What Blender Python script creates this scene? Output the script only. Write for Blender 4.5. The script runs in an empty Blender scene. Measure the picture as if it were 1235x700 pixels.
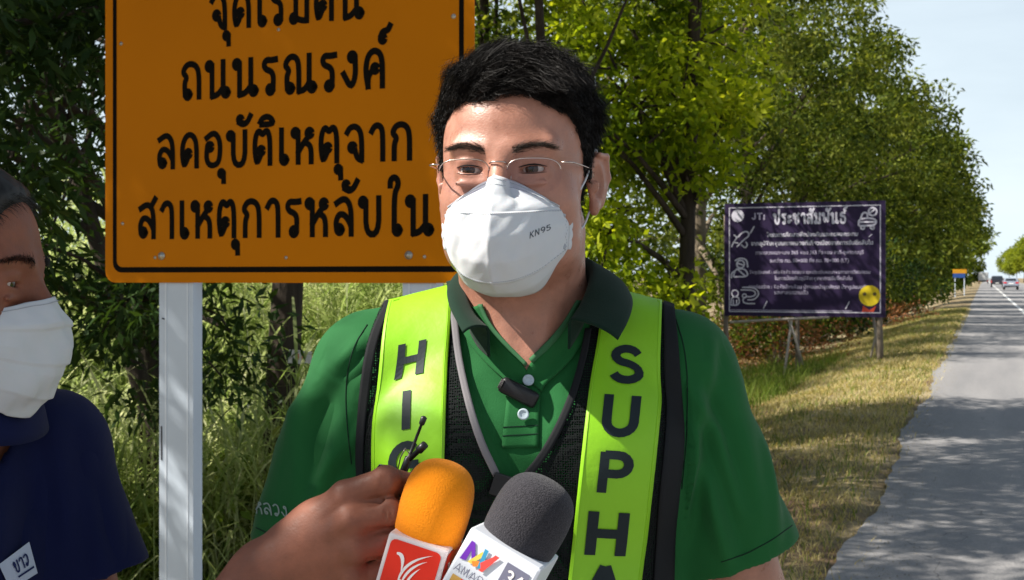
DO = {'man','rep','mics','env','trees'}
import bpy, bmesh, math, random
import numpy as np
from mathutils import Vector, Matrix
from mathutils.bvhtree import BVHTree
import openvdb
PI = math.pi
random.seed(7); RNG = np.random.default_rng(11)
S = bpy.context.scene
COL = S.collection

# ------------------------------------------------------------ camera, sky, sun, exposure
F, CX, HY, H = 1500.0, 617.5, 335.0, 1.5     # focal length and horizon of the photograph, in its pixels; camera height
cam = bpy.data.cameras.new('camera'); camo = bpy.data.objects.new('camera', cam); COL.objects.link(camo)
camo.location = (0, 0, H); camo.rotation_euler = (PI/2, 0, 0)
cam.sensor_width = 36; cam.lens = 36*F/1235; cam.shift_y = -15/1235
cam.clip_start = 0.05; cam.clip_end = 6000
cam.dof.use_dof = True; cam.dof.focus_distance = 1.15; cam.dof.aperture_fstop = 26
S.camera = camo
SUN = Vector((-0.67, -0.12, 0.72)).normalized()
w = bpy.data.worlds.new("World"); S.world = w; w.use_nodes = True
wn = w.node_tree; bg = wn.nodes['Background']
sky = wn.nodes.new('ShaderNodeTexSky'); sky.sky_type = 'NISHITA'; sky.sun_disc = False
sky.sun_elevation = math.asin(SUN.z); sky.sun_rotation = math.atan2(SUN.x, SUN.y) % (2*PI)
sky.air_density = 1.0; sky.dust_density = 1.2; sky.ozone_density = 1.6
tc = wn.nodes.new('ShaderNodeTexCoord'); mp = wn.nodes.new('ShaderNodeMapping')
mp.inputs['Scale'].default_value = (1, 1, 4.5)
nz = wn.nodes.new('ShaderNodeTexNoise'); nz.inputs['Scale'].default_value = 2.2; nz.inputs['Detail'].default_value = 7; nz.inputs['Roughness'].default_value = .55
rp = wn.nodes.new('ShaderNodeValToRGB'); rp.color_ramp.elements[0].position = .36; rp.color_ramp.elements[1].position = .66
rp.color_ramp.elements[0].color = (.60, .60, .60, 1); rp.color_ramp.elements[1].color = (.85, .85, .85, 1)
mx = wn.nodes.new('ShaderNodeMixRGB'); mx.inputs[2].default_value = (9.3, 10.7, 11.6, 1)
wn.links.new(tc.outputs['Generated'], mp.inputs[0]); wn.links.new(mp.outputs[0], nz.inputs['Vector'])
sx = wn.nodes.new('ShaderNodeSeparateXYZ'); wn.links.new(tc.outputs['Generated'], sx.inputs[0])
el_ = wn.nodes.new('ShaderNodeMapRange'); el_.inputs[1].default_value = .05; el_.inputs[2].default_value = .55; el_.inputs[3].default_value = 1.25; el_.inputs[4].default_value = .30
wn.links.new(sx.outputs['Z'], el_.inputs[0]); ml_ = wn.nodes.new('ShaderNodeMath'); ml_.operation = 'MULTIPLY'; ml_.use_clamp = True
wn.links.new(nz.outputs['Fac'], rp.inputs[0]); wn.links.new(rp.outputs[0], ml_.inputs[0]); wn.links.new(el_.outputs[0], ml_.inputs[1]); wn.links.new(ml_.outputs[0], mx.inputs[0])
wn.links.new(sky.outputs[0], mx.inputs[1]); wn.links.new(mx.outputs[0], bg.inputs[0]); bg.inputs[1].default_value = 0.05
sl = bpy.data.lights.new('sun', 'SUN'); sl.energy = 5.0; sl.angle = math.radians(.55); sl.color = (1, .94, .84)
so = bpy.data.objects.new('sun', sl); COL.objects.link(so); so.rotation_euler = (-SUN).to_track_quat('-Z', 'Y').to_euler(); so.location = (-20, -6, 22)
S.view_settings.view_transform = 'Standard'; S.view_settings.look = 'None'; S.view_settings.exposure = 0.95; S.view_settings.gamma = 1
S.render.engine = 'CYCLES'
S.cycles.transparent_max_bounces = 24; S.cycles.max_bounces = 8

def P(px, py, Y):            # the point at depth Y seen at a pixel of the photograph
    return Vector(((px-CX)/F*Y, Y, H-(py-HY)/F*Y))
TH = math.radians(20.79); ST, CT = math.sin(TH), math.cos(TH)
def R(s, t, z=0):            # road frame: s along the road, t to its right
    return Vector((s*ST+t*CT, s*CT-t*ST, z))

# ------------------------------------------------------------ object helpers
def setp(o, label=None, cat=None, group=None, kind=None):
    if label: o['label'] = label
    if cat: o['category'] = cat
    if group: o['group'] = group
    if kind: o['kind'] = kind
    return o
def empty(name, loc=(0, 0, 0), rz=0, **k):
    o = bpy.data.objects.new(name, None); COL.objects.link(o); o.location = loc; o.rotation_euler = (0, 0, rz)
    o.empty_display_size = .1
    return setp(o, **k)
def link(name, me, mat=None, parent=None, smooth=True, world=True, **k):
    o = bpy.data.objects.new(name, me); COL.objects.link(o)
    if mat and not me.materials: me.materials.append(mat)
    if smooth and len(me.polygons): me.polygons.foreach_set('use_smooth', [True]*len(me.polygons))
    if parent:
        o.parent = parent
        if world:            # vertices are given in world space
            bpy_update(parent); o.matrix_parent_inverse = WM(parent).inverted()
    return setp(o, **k)
def WM(o):
    m = Matrix.LocRotScale(o.location, o.rotation_euler, o.scale)
    return (WM(o.parent) @ o.matrix_parent_inverse @ m) if o.parent else m
def bpy_update(o): pass
def mesh(name, verts, faces):
    me = bpy.data.meshes.new(name); me.from_pydata([tuple(v) for v in verts], [], faces); me.update(); return me
def fastmesh(name, V, Fq):   # numpy arrays: V (n,3), Fq (m,k) with one k
    me = bpy.data.meshes.new(name); V = np.asarray(V, np.float32); Fq = np.asarray(Fq, np.int32)
    me.vertices.add(len(V)); me.vertices.foreach_set('co', V.ravel())
    m, k = Fq.shape
    me.loops.add(m*k); me.loops.foreach_set('vertex_index', Fq.ravel())
    me.polygons.add(m); me.polygons.foreach_set('loop_start', np.arange(0, m*k, k, dtype=np.int32))
    me.polygons.foreach_set('loop_total', np.full(m, k, np.int32)); me.update(calc_edges=True); return me

class MB:                    # collects shapes, builds ONE mesh object
    def __init__(s): s.v = []; s.f = []
    def add(s, V, Fc):
        n = len(s.v); s.v += [tuple(x) for x in V]; s.f += [tuple(i+n for i in f) for f in Fc]; return s
    def box(s, c, d, M=None):
        c = Vector(c); x, y, z = d[0]/2, d[1]/2, d[2]/2
        V = [Vector((a*x, b*y, e*z)) for a in (-1, 1) for b in (-1, 1) for e in (-1, 1)]
        V = [(M @ v if M else v)+c for v in V]
        return s.add(V, [(0, 1, 3, 2), (4, 6, 7, 5), (0, 4, 5, 1), (2, 3, 7, 6), (0, 2, 6, 4), (1, 5, 7, 3)])
    def tube(s, pts, r, n=8, cap=True):
        pts = [Vector(p) for p in pts]; m = len(pts)
        rr = r if hasattr(r, '__len__') else [r]*m
        up = None; V = []
        for i, p in enumerate(pts):
            d = (pts[min(i+1, m-1)]-pts[max(i-1, 0)]).normalized()
            if up is None: up = d.orthogonal().normalized()
            a = (up-d*up.dot(d)).normalized() if (up-d*up.dot(d)).length > 1e-6 else d.orthogonal().normalized()
            up = a; b = d.cross(a)
            for k in range(n):
                t = 2*PI*k/n; V.append(p+(a*math.cos(t)+b*math.sin(t))*rr[i])
        Fc = [(i*n+k, i*n+(k+1) % n, (i+1)*n+(k+1) % n, (i+1)*n+k) for i in range(m-1) for k in range(n)]
        if cap: Fc += [tuple(range(n-1, -1, -1)), tuple((m-1)*n+k for k in range(n))]
        return s.add(V, Fc)
    def lathe(s, prof, c=(0, 0, 0), M=None, n=32):   # prof [(r,z)...]
        V = []
        for r, z in prof:
            for k in range(n):
                t = 2*PI*k/n; v = Vector((r*math.cos(t), r*math.sin(t), z)); V.append((M @ v if M else v)+Vector(c))
        m = len(prof)
        Fc = [(i*n+k, i*n+(k+1) % n, (i+1)*n+(k+1) % n, (i+1)*n+k) for i in range(m-1) for k in range(n)]
        Fc += [tuple(range(n-1, -1, -1)), tuple((m-1)*n+k for k in range(n))]
        return s.add(V, Fc)
    def prism(s, poly, y0, y1, M=None, c=(0, 0, 0)):  # polygon in x,z pushed along y
        n = len(poly); c = Vector(c)
        V = [Vector((x, y0, z)) for x, z in poly]+[Vector((x, y1, z)) for x, z in poly]
        V = [(M @ v if M else v)+c for v in V]
        return s.add(V, [tuple(range(n)), tuple(range(2*n-1, n-1, -1))]+[(i, n+i, n+(i+1) % n, (i+1) % n) for i in range(n)])
    def build(s, name, mat, parent=None, smooth=False, bevel=0, world=True, **k):
        me = mesh(name, s.v, s.f)
        bm = bmesh.new(); bm.from_mesh(me); bmesh.ops.recalc_face_normals(bm, faces=bm.faces)
        if bevel: bmesh.ops.bevel(bm, geom=bm.edges[:], offset=bevel, segments=2, profile=.6, affect='EDGES')
        bm.to_mesh(me); bm.free()
        return link(name, me, mat, parent, smooth, world, **k)

# ------------------------------------------------------------ materials
MATS = {}
def mat(name, col, rough=.6, var=.15, vscale=8., bump=0., bscale=60., metal=0., sheen=0., spec=.22, sss=0., col2=None, trans=0., coat=0., bdist=.002, detail=5, stretch=None):
    if name in MATS: return MATS[name]
    m = bpy.data.materials.new(name); m.use_nodes = True; nt = m.node_tree; b = nt.nodes['Principled BSDF']
    b.inputs['Roughness'].default_value = rough; b.inputs['Metallic'].default_value = metal
    b.inputs['Specular IOR Level'].default_value = spec
    b.inputs['Sheen Weight'].default_value = sheen; b.inputs['Coat Weight'].default_value = coat
    if sss: b.inputs['Subsurface Weight'].default_value = sss; b.inputs['Subsurface Radius'].default_value = (1, .35, .2); b.inputs['Subsurface Scale'].default_value = .008
    tcn = nt.nodes.new('ShaderNodeTexCoord'); src = tcn.outputs['Object']
    if stretch:
        mpn = nt.nodes.new('ShaderNodeMapping'); mpn.inputs['Scale'].default_value = stretch; nt.links.new(src, mpn.inputs[0]); src = mpn.outputs[0]
    n1 = nt.nodes.new('ShaderNodeTexNoise'); n1.inputs['Scale'].default_value = vscale; n1.inputs['Detail'].default_value = detail
    nt.links.new(src, n1.inputs['Vector'])
    r = nt.nodes.new('ShaderNodeValToRGB'); r.color_ramp.elements[0].position = .3; r.color_ramp.elements[1].position = .7
    c2 = col2 or tuple(min(1, c*(1+var)) for c in col[:3]); c1 = col if col2 else tuple(c*(1-var) for c in col[:3])
    r.color_ramp.elements[0].color = (*c1[:3], 1); r.color_ramp.elements[1].color = (*c2[:3], 1)
    nt.links.new(n1.outputs['Fac'], r.inputs[0]); nt.links.new(r.outputs[0], b.inputs['Base Color'])
    if bump:
        n2 = nt.nodes.new('ShaderNodeTexNoise'); n2.inputs['Scale'].default_value = bscale; n2.inputs['Detail'].default_value = 4
        bp = nt.nodes.new('ShaderNodeBump'); bp.inputs['Strength'].default_value = bump; bp.inputs['Distance'].default_value = bdist
        nt.links.new(src, n2.inputs['Vector']); nt.links.new(n2.outputs['Fac'], bp.inputs['Height']); nt.links.new(bp.outputs[0], b.inputs['Normal'])
    MATS[name] = m; return m

def leafmat(name, cols, trans=.45, rough=.6, nscale=.35, spec=.4, tint=(1.9, 1.75, .7)):
    m = bpy.data.materials.new(name); m.use_nodes = True; nt = m.node_tree; nt.nodes.remove(nt.nodes['Principled BSDF'])
    out = nt.nodes['Material Output']
    g = nt.nodes.new('ShaderNodeNewGeometry'); r = nt.nodes.new('ShaderNodeValToRGB')
    els = r.color_ramp.elements
    while len(els) < len(cols): els.new(.5)
    for i, c in enumerate(cols): els[i].position = i/(len(cols)-1); els[i].color = (*c, 1)
    n1 = nt.nodes.new('ShaderNodeTexNoise'); n1.inputs['Scale'].default_value = nscale; n1.inputs['Detail'].default_value = 3
    tcn = nt.nodes.new('ShaderNodeTexCoord'); nt.links.new(tcn.outputs['Object'], n1.inputs['Vector'])
    ma = nt.nodes.new('ShaderNodeMath'); ma.operation = 'MULTIPLY_ADD'; ma.inputs[1].default_value = .55
    mb = nt.nodes.new('ShaderNodeMath'); mb.operation = 'MULTIPLY_ADD'; mb.inputs[1].default_value = 1.5; mb.inputs[2].default_value = -.52
    nt.links.new(n1.outputs['Fac'], mb.inputs[0]); nt.links.new(g.outputs['Random Per Island'], ma.inputs[0]); nt.links.new(mb.outputs[0], ma.inputs[2])
    nt.links.new(ma.outputs[0], r.inputs[0])
    d = nt.nodes.new('ShaderNodeBsdfPrincipled'); d.inputs['Roughness'].default_value = rough; d.inputs['Specular IOR Level'].default_value = spec*.22
    t = nt.nodes.new('ShaderNodeBsdfTranslucent'); mxs = nt.nodes.new('ShaderNodeMixShader'); mxs.inputs[0].default_value = trans
    hs = nt.nodes.new('ShaderNodeMixRGB'); hs.blend_type = 'MULTIPLY'; hs.inputs[0].default_value = 1; hs.inputs[2].default_value = (*tint, 1)
    nt.links.new(r.outputs[0], hs.inputs[1]); nt.links.new(hs.outputs[0], t.inputs[0])
    nt.links.new(r.outputs[0], d.inputs['Base Color']); nt.links.new(d.outputs[0], mxs.inputs[1]); nt.links.new(t.outputs[0], mxs.inputs[2])
    nt.links.new(mxs.outputs[0], out.inputs[0]); MATS[name] = m; return m

# ------------------------------------------------------------ SDF modelling
class SDF:
    def __init__(s, lo, hi, h):
        s.lo = np.array(lo, float); s.h = h; s.n = np.ceil((np.array(hi)-s.lo)/h).astype(int)+1
        s.D = np.full(s.n, .06, np.float32); s.R = None; s.T = None
    def frame(s, M):         # primitives are given in a local frame, M local->grid
        s.M = M; return s
    def win(s, lo, hi):
        a = np.clip(np.floor((lo-s.lo)/s.h).astype(int), 0, s.n); b = np.clip(np.ceil((hi-s.lo)/s.h).astype(int)+1, 0, s.n)
        if np.any(b <= a): return None, None
        ax = [(s.lo[i]+np.arange(a[i], b[i])*s.h).astype(np.float32) for i in range(3)]
        return (slice(a[0], b[0]), slice(a[1], b[1]), slice(a[2], b[2])), np.meshgrid(*ax, indexing='ij', sparse=True)
    def op(s, sl, d, k, mode):
        A = s.D[sl]
        if mode == 'add':
            if k > 0:
                h = np.clip(.5+.5*(A-d)/k, 0, 1); A2 = A*(1-h)+d*h-k*h*(1-h)
            else: A2 = np.minimum(A, d)
        else:
            d = -d
            if k > 0:
                h = np.clip(.5-.5*(A-d)/k, 0, 1); A2 = A*(1-h)+d*h+k*h*(1-h)
            else: A2 = np.maximum(A, d)
        s.D[sl] = A2
    def cone(s, a, b, r1, r2=None, k=.01, mode='add', squash=None):
        a = np.array(a, float); b = np.array(b, float); r2 = r1 if r2 is None else r2; m = max(r1, r2)+k+.02
        sl, X = s.win(np.minimum(a, b)-m, np.maximum(a, b)+m)
        if sl is None: return s
        ab = b-a; L = max(ab@ab, 1e-12)
        q = [X[i]-a[i] for i in range(3)]
        t = np.clip((q[0]*ab[0]+q[1]*ab[1]+q[2]*ab[2])/L, 0, 1)
        v = [q[i]-t*ab[i] for i in range(3)]
        d = np.sqrt(v[0]**2+v[1]**2+v[2]**2)-(r1+t*(r2-r1))
        s.op(sl, d.astype(np.float32), k, mode); return s
    def ell(s, c, r, k=.01, mode='add', rot=None):
        c = np.array(c, float); r = np.array(r, float); m = max(r)+k+.02
        sl, X = s.win(c-m, c+m)
        if sl is None: return s
        q = [X[i]-c[i] for i in range(3)]
        if rot is not None:
            Rm = np.array(rot.to_3x3() if hasattr(rot, 'to_3x3') else rot); Rt = Rm.T
            q = [q[0]*Rt[i][0]+q[1]*Rt[i][1]+q[2]*Rt[i][2] for i in range(3)]
        k0 = np.sqrt((q[0]/r[0])**2+(q[1]/r[1])**2+(q[2]/r[2])**2); k1 = np.sqrt((q[0]/r[0]**2)**2+(q[1]/r[1]**2)**2+(q[2]/r[2]**2)**2)+1e-9
        s.op(sl, (k0*(k0-1)/k1).astype(np.float32), k, mode); return s
    def half(s, p, n, k=0):  # keep the side the normal points away from
        n = Vector(n).normalized(); X = np.meshgrid(*[(s.lo[i]+np.arange(s.n[i])*s.h).astype(np.float32) for i in range(3)], indexing='ij', sparse=True)
        d = (X[0]-p[0])*n.x+(X[1]-p[1])*n.y+(X[2]-p[2])*n.z
        s.D = np.maximum(s.D, d.astype(np.float32)); return s
    def coords(s):
        return np.meshgrid(*[(s.lo[i]+np.arange(s.n[i])*s.h).astype(np.float32) for i in range(3)], indexing='ij', sparse=True)
    def out(s, smooth=0):
        D = s.D.copy()
        for ax in range(3):  # close at the border
            ix = [slice(None)]*3
            for e in (0, -1):
                ix[ax] = e; D[tuple(ix)] = .02
        for _ in range(smooth):
            for ax in range(3): D[:] = (np.roll(D, 1, ax)+2*D+np.roll(D, -1, ax))/4
        g = openvdb.FloatGrid(.06); g.copyFromArray(D)
        p, q = g.convertToQuads(0.0)
        return np.asarray(p)*s.h+s.lo, np.asarray(q)
def xf(M, V):                # transform an (n,3) array
    M = np.array(M); return np.asarray(V) @ M[:3, :3].T+M[:3, 3]
def vnormals(me):
    n = np.empty(len(me.vertices)*3, np.float32); me.vertices.foreach_get('normal', n); return n.reshape(-1, 3)
def verts(me):
    n = np.empty(len(me.vertices)*3, np.float32); me.vertices.foreach_get('co', n); return n.reshape(-1, 3)
def vnoise(V, f, seed=0):    # cheap smooth noise from sines
    r = np.random.default_rng(seed); o = np.zeros(len(V))
    for i in range(6):
        d = r.normal(size=3); d /= np.linalg.norm(d); o += np.sin(V @ d*f*(1+.35*i)+r.uniform(0, 6.28))/(1+.35*i)
    return o/3

# ------------------------------------------------------------ lettering from strokes
def cir(x, y, r=.1, n=10): return [(x+r*math.cos(2*PI*i/n), y+r*math.sin(2*PI*i/n)) for i in range(n+1)]
def arc(x, y, rx, ry, a0, a1, n=12): return [(x+rx*math.cos(math.radians(a0+(a1-a0)*i/n)), y+ry*math.sin(math.radians(a0+(a1-a0)*i/n))) for i in range(n+1)]
TG = {   # glyph: (advance, strokes)
 'น': (.92, [cir(.1,.88), [(.2,.9),(.2,.0)], [(.2,.0),(.42,.04),(.62,.24)], [(.62,1),(.62,.12)], cir(.72,.1)]),
 'ม': (.8, [cir(.1,.88), [(.2,.9),(.2,.12)], cir(.12,.1), [(.2,.1),(.45,.02),(.62,.02)], [(.62,0),(.62,1)]]),
 'บ': (.85, [cir(.1,.88), [(.2,.9),(.2,0),(.65,0),(.65,1)]]),
 'ป': (.85, [cir(.1,.88), [(.2,.9),(.2,0),(.65,0),(.65,1.45)]]),
 'พ': (.95, [cir(.1,.88), [(.2,.9),(.24,0),(.47,.65),(.7,0),(.74,1)]]),
 'ด': (.82, [cir(.3,.4,.09), [(.3,.3),(.14,.0),(.06,.3),(.07,.65),(.18,.9),(.36,1),(.54,.9),(.63,.65),(.63,0)]]),
 'ต': (.82, [cir(.3,.4,.09), [(.3,.3),(.14,.0),(.06,.3),(.06,.7),(.13,.93),(.23,1),(.35,.86),(.47,1),(.57,.95),(.63,.7),(.63,0)]]),
 'ค': (.82, [cir(.38,.5,.09), [(.3,.46),(.14,.3),(.14,.0)], [(.14,0),(.06,.4),(.09,.72),(.2,.93),(.37,1),(.54,.92),(.63,.7),(.63,0)]]),
 'จ': (.78, [[(.05,.8),(.15,.95),(.33,1),(.5,.9),(.58,.65),(.58,.0)], [(.58,0),(.42,.06),(.34,.3)], cir(.25,.38)]),
 'ก': (.82, [[(.12,0),(.12,.45),(.22,.6),(.05,.75),(.18,.95),(.37,1),(.56,.92),(.65,.7),(.65,0)]]),
 'ถ': (.86, [cir(.24,.1), [(.14,.1),(.12,.45),(.22,.6),(.05,.75),(.18,.95),(.37,1),(.58,.92),(.68,.7),(.68,0)]]),
 'ณ': (1.22, [cir(.24,.1), [(.14,.1),(.12,.45),(.22,.6),(.05,.75),(.18,.95),(.34,1),(.5,.92),(.56,.7),(.56,0)], [(.56,0),(.78,.04),(.93,.24)], [(.93,1),(.93,.12)], cir(1.03,.1)]),
 'ร': (.66, [cir(.3,.1), [(.4,.1),(.42,.48),(.33,.62),(.13,.68),(.06,.82),(.15,.95),(.32,.93),(.52,.95)]]),
 'ง': (.62, [cir(.33,.86), [(.43,.86),(.45,.3),(.28,0),(.02,.42)]]),
 'ล': (.82, [cir(.2,.14), [(.1,.14),(.07,.36),(.18,.56),(.36,.56),(.52,.4),(.6,.25)], [(.62,0),(.62,.66),(.52,.92),(.34,1),(.08,.86)]]),
 'ส': (.82, [cir(.2,.14), [(.1,.14),(.07,.36),(.18,.56),(.36,.56),(.52,.4),(.6,.25)], [(.62,0),(.62,.66),(.52,.9),(.34,.97),(.08,.84)], [(.52,.9),(.7,1.14)]]),
 'อ': (.8, [cir(.21,.58), [(.11,.58),(.07,.25),(.16,.05),(.34,0),(.54,.08),(.61,.35),(.61,.7),(.5,.93),(.32,1),(.07,.84)]]),
 'า': (.58, [[(.02,.8),(.12,.96),(.25,1),(.38,.92),(.42,.72),(.42,0)]]),
 'เ': (.42, [[(.12,1),(.12,.12)], cir(.22,.1)]),
 'ใ': (.55, [cir(.32,.1), [(.22,.1),(.22,1.1),(.36,1.3),(.34,1.48),(.2,1.55),(.08,1.46),(.08,1.3)]]),
 'ห': (.86, [cir(.1,.88), [(.2,.9),(.2,0)], [(.2,.3),(.42,.6),(.56,.74)], cir(.62,.86), [(.42,.6),(.62,.52),(.68,.35),(.68,0)]]),
 'ช': (.88, [cir(.16,.62), [(.07,.68),(.06,.88),(.2,1),(.3,.86),(.3,0),(.66,0),(.66,.55),(.48,.75),(.72,1.02)]]),
 'ธ': (.78, [[(.58,1),(.3,1),(.1,.9),(.1,.75),(.24,.66),(.5,.66),(.62,.52),(.62,0),(.12,0),(.12,.36)]]),
 'ะ': (.5, [cir(.12,.66,.09), [(.2,.62),(.38,.8)], cir(.12,.2,.09), [(.2,.16),(.38,.34)]]),
 'ว': (.66, [cir(.2,.12), [(.28,.1),(.45,.3),(.48,.7),(.4,.93),(.22,1),(.04,.84)]]),
 'ข': (.8, [cir(.2,.66), [(.1,.7),(.08,.9),(.2,1),(.28,.86),(.2,.5),(.2,0),(.6,0),(.6,1)]]),
 'ุ': (0, [cir(-.26,-.24,.08), [(-.18,-.22),(-.17,-.5)]]),
 'ิ': (0, [[(-.72,1.18),(-.62,1.36),(-.44,1.42),(-.26,1.36),(-.17,1.18),(-.72,1.18)]]),
 'ั': (0, [cir(-.5,1.36,.08), [(-.56,1.28),(-.4,1.2),(-.24,1.26),(-.1,1.48)]]),
 '่': (0, [[(-.22,1.5),(-.22,1.74)]]),
 '้': (0, [cir(-.42,1.42,.07), [(-.36,1.38),(-.38,1.24),(-.2,1.28),(-.08,1.46)]]),
 '์': (0, [cir(-.3,1.3,.08), [(-.36,1.38),(-.3,1.5),(-.12,1.52),(-.04,1.66)]]),
 'H': (.92, [[(.1,0),(.1,1)], [(.68,0),(.68,1)], [(.1,.52),(.68,.52)]]),
 'I': (.36, [[(.12,0),(.12,1)]]),
 'G': (1, [arc(.45,.5,.37,.42,50,330,16), [(.79,.42),(.5,.42)], [(.79,.42),(.77,.08)]]),
 'S': (.82, [arc(.38,.72,.28,.2,20,270,12)+arc(.38,.28,.3,.22,90,-160,12)]),
 'U': (.9, [[(.1,1),(.1,.36)]+arc(.4,.36,.3,.28,180,360,10)+[(.7,1)]]),
 'P': (.84, [[(.12,0),(.12,1)], [(.12,.93),(.42,.93)]+arc(.42,.7,.24,.23,90,-90,8)+[(.12,.47)]]),
 'A': (.86, [[(.05,0),(.4,1)], [(.4,1),(.75,0)], [(.19,.3),(.61,.3)]]),
 'N': (.9, [[(.1,0),(.1,1)], [(.1,1),(.66,0)], [(.66,0),(.66,1)]]),
 'M': (1, [[(.1,0),(.14,1)], [(.14,1),(.44,.1)], [(.44,.1),(.76,1)], [(.76,1),(.8,0)]]),
 'R': (.84, [[(.1,0),(.1,1)], [(.1,.95),(.4,.95)]+arc(.4,.73,.22,.22,90,-90,8)+[(.1,.51)], [(.36,.5),(.64,0)]]),
 'K': (.84, [[(.1,0),(.1,1)], [(.64,1),(.1,.42)], [(.26,.58),(.68,0)]]),
 'D': (.88, [[(.1,0),(.1,1)], [(.1,.95),(.3,.95)]+arc(.34,.5,.34,.45,90,-90,10)+[(.1,.05)]]),
 'J': (.62, [[(.46,1),(.46,.3)]+arc(.27,.3,.19,.26,0,-170,8)]),
 'T': (.74, [[(.05,.95),(.65,.95)], [(.35,.95),(.35,0)]]),
 '3': (.74, [arc(.32,.73,.23,.22,150,-80,10)+arc(.32,.27,.26,.24,85,-150,10)]),
 '4': (.78, [[(.5,0),(.5,1)], [(.5,1),(.06,.3)], [(.06,.28),(.68,.28)]]),
 '9': (.76, [cir(.36,.68,.26,14), arc(.2,.62,.42,.58,0,-75,8)]),
 '5': (.76, [[(.6,.95),(.18,.95)], [(.18,.95),(.14,.5)], arc(.33,.32,.26,.27,125,-150,12)]),
 'i': (.36, [[(.12,0),(.12,.66)]]), ' ': (.45, []),
}
def smoothline(p, it=2):
    for _ in range(it):
        if len(p) < 3 or len(p) > 24: break
        q = [p[0]]
        for a, b in zip(p[:-1], p[1:]):
            q += [(a[0]*.75+b[0]*.25, a[1]*.75+b[1]*.25), (a[0]*.25+b[0]*.75, a[1]*.25+b[1]*.75)]
        q.append(p[-1]); p = q
    return p
def textw(t, gap=0): return sum(TG[c][0]+(gap if TG[c][0] else 0) for c in t)
def ribbons(t, wd, gap=0, sharp=False, sub=1, capr=True):
    """flat ribbons for a text: list of (verts2d, quads)"""
    x = 0; outl = []; prev = ''
    for c in t:
        adv, st = TG[c]
        dy = 0
        if c == '่' and prev == 'ิ': dy = .02
        if c in '้' and prev in 'ิั': dy = .24
        for s_ in st:
            p = [(a+x, b+dy) for a, b in s_]
            if not sharp: p = smoothline(p)
            else: p = [p[0]]+[b for a, b in zip(p[:-1], p[1:]) if math.hypot(a[0]-b[0], a[1]-b[1]) > .022]
            if sub > 1:
                q = []
                for a, b in zip(p[:-1], p[1:]):
                    q += [(a[0]+(b[0]-a[0])*i/sub, a[1]+(b[1]-a[1])*i/sub) for i in range(sub)]
                p = q+[p[-1]]
            n = len(p); V = []; Q = []
            ex = .35*wd if capr else 0
            for i in range(n):
                a = p[max(i-1, 0)]; b = p[min(i+1, n-1)]
                dx, dz = b[0]-a[0], b[1]-a[1]; L = math.hypot(dx, dz) or 1; dx /= L; dz /= L
                mi = 1
                if 0 < i < n-1:
                    ux, uz = p[i][0]-a[0], p[i][1]-a[1]; l2 = math.hypot(ux, uz) or 1
                    cosv = (ux*dx+uz*dz)/l2; mi = min(1.6, 1/max(cosv, .4))
                cx_, cz_ = p[i]
                if i == 0 and p[0] != p[-1]: cx_ -= dx*ex; cz_ -= dz*ex
                if i == n-1 and p[0] != p[-1]: cx_ += dx*ex; cz_ += dz*ex
                V += [(cx_-dz*wd/2*mi, cz_+dx*wd/2*mi), (cx_+dz*wd/2*mi, cz_-dx*wd/2*mi)]
            Q = [(2*i, 2*i+1, 2*i+3, 2*i+2) for i in range(n-1)]
            outl.append((V, Q))
        x += adv+(gap if adv else 0); prev = c
    return outl
def letters(t, wd, fn, name, matl, parent, gap=0, step=.00006, **kw):
    x = 0; prev = ''
    for c in t:          # each character is a mesh of its own
        adv, st = TG[c]
        if c != ' ':
            dy = .02 if (c == '่' and prev == 'ิ') else .24 if (c == '้' and prev in ('ิ', 'ั')) else 0
            V, Fc = textmesh(c, wd, lambda u, z, k: fn(u+x, z+dy, k), 0, **kw)
            link(name, mesh(name, V, Fc), matl, parent, smooth=False)
        x += adv+(gap if adv else 0); prev = c
def textmesh(t, wd, fn, gap=0, sharp=False, sub=1, step=.00006):
    """fn(u,z,layer height)->3D point"""
    V = []; Fc = []; k = 0
    for (v, q) in ribbons(t, wd, gap, sharp, sub, not sharp):
        n = len(V); V += [fn(a, b, k*step) for a, b in v]; Fc += [tuple(i+n for i in f) for f in q]; k += 1
    return V, Fc
# ------------------------------------------------------------ materials of the people
def skinmat(name, col, red):
    m = mat(name, col, rough=.5 if col[0] > .3 else .6, vscale=22, bump=.45, bscale=520, bdist=.0007, sss=.10 if col[0] > .3 else .02, col2=red, spec=.42 if col[0] > .3 else .3)
    nt = m.node_tree; b = nt.nodes['Principled BSDF']; n = nt.nodes.new('ShaderNodeTexNoise'); n.inputs['Scale'].default_value = 75; n.inputs['Detail'].default_value = 8; n.inputs['Roughness'].default_value = .7
    tcn = nt.nodes.new('ShaderNodeTexCoord'); nt.links.new(tcn.outputs['Object'], n.inputs['Vector']); r = nt.nodes.new('ShaderNodeMapRange'); r.inputs[1].default_value = .35; r.inputs[2].default_value = .65; r.inputs[3].default_value = .24 if col[0] > .3 else .45; r.inputs[4].default_value = .58 if col[0] > .3 else .68
    nt.links.new(n.outputs['Fac'], r.inputs[0]); nt.links.new(r.outputs[0], b.inputs['Roughness'])
    old = b.inputs['Base Color'].links[0].from_socket; mm = nt.nodes.new('ShaderNodeMixRGB'); mm.blend_type = 'OVERLAY'; mm.inputs[0].default_value = .35; nt.links.new(old, mm.inputs[1]); nt.links.new(n.outputs['Fac'], mm.inputs[2]); nt.links.new(mm.outputs[0], b.inputs['Base Color'])
    return m
SKIN = skinmat('skin_light', (.34, .155, .105), (.42, .20, .14))
SKIND = skinmat('skin_dark', (.19, .070, .042), (.26, .098, .060))
HAIR = mat('hair_black', (.007, .0055, .005), rough=.55, var=.3, spec=.2)
HAIRG = mat('hair_greying', (.008, .0075, .007), rough=.5, col2=(.03, .029, .028), vscale=90)
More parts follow.
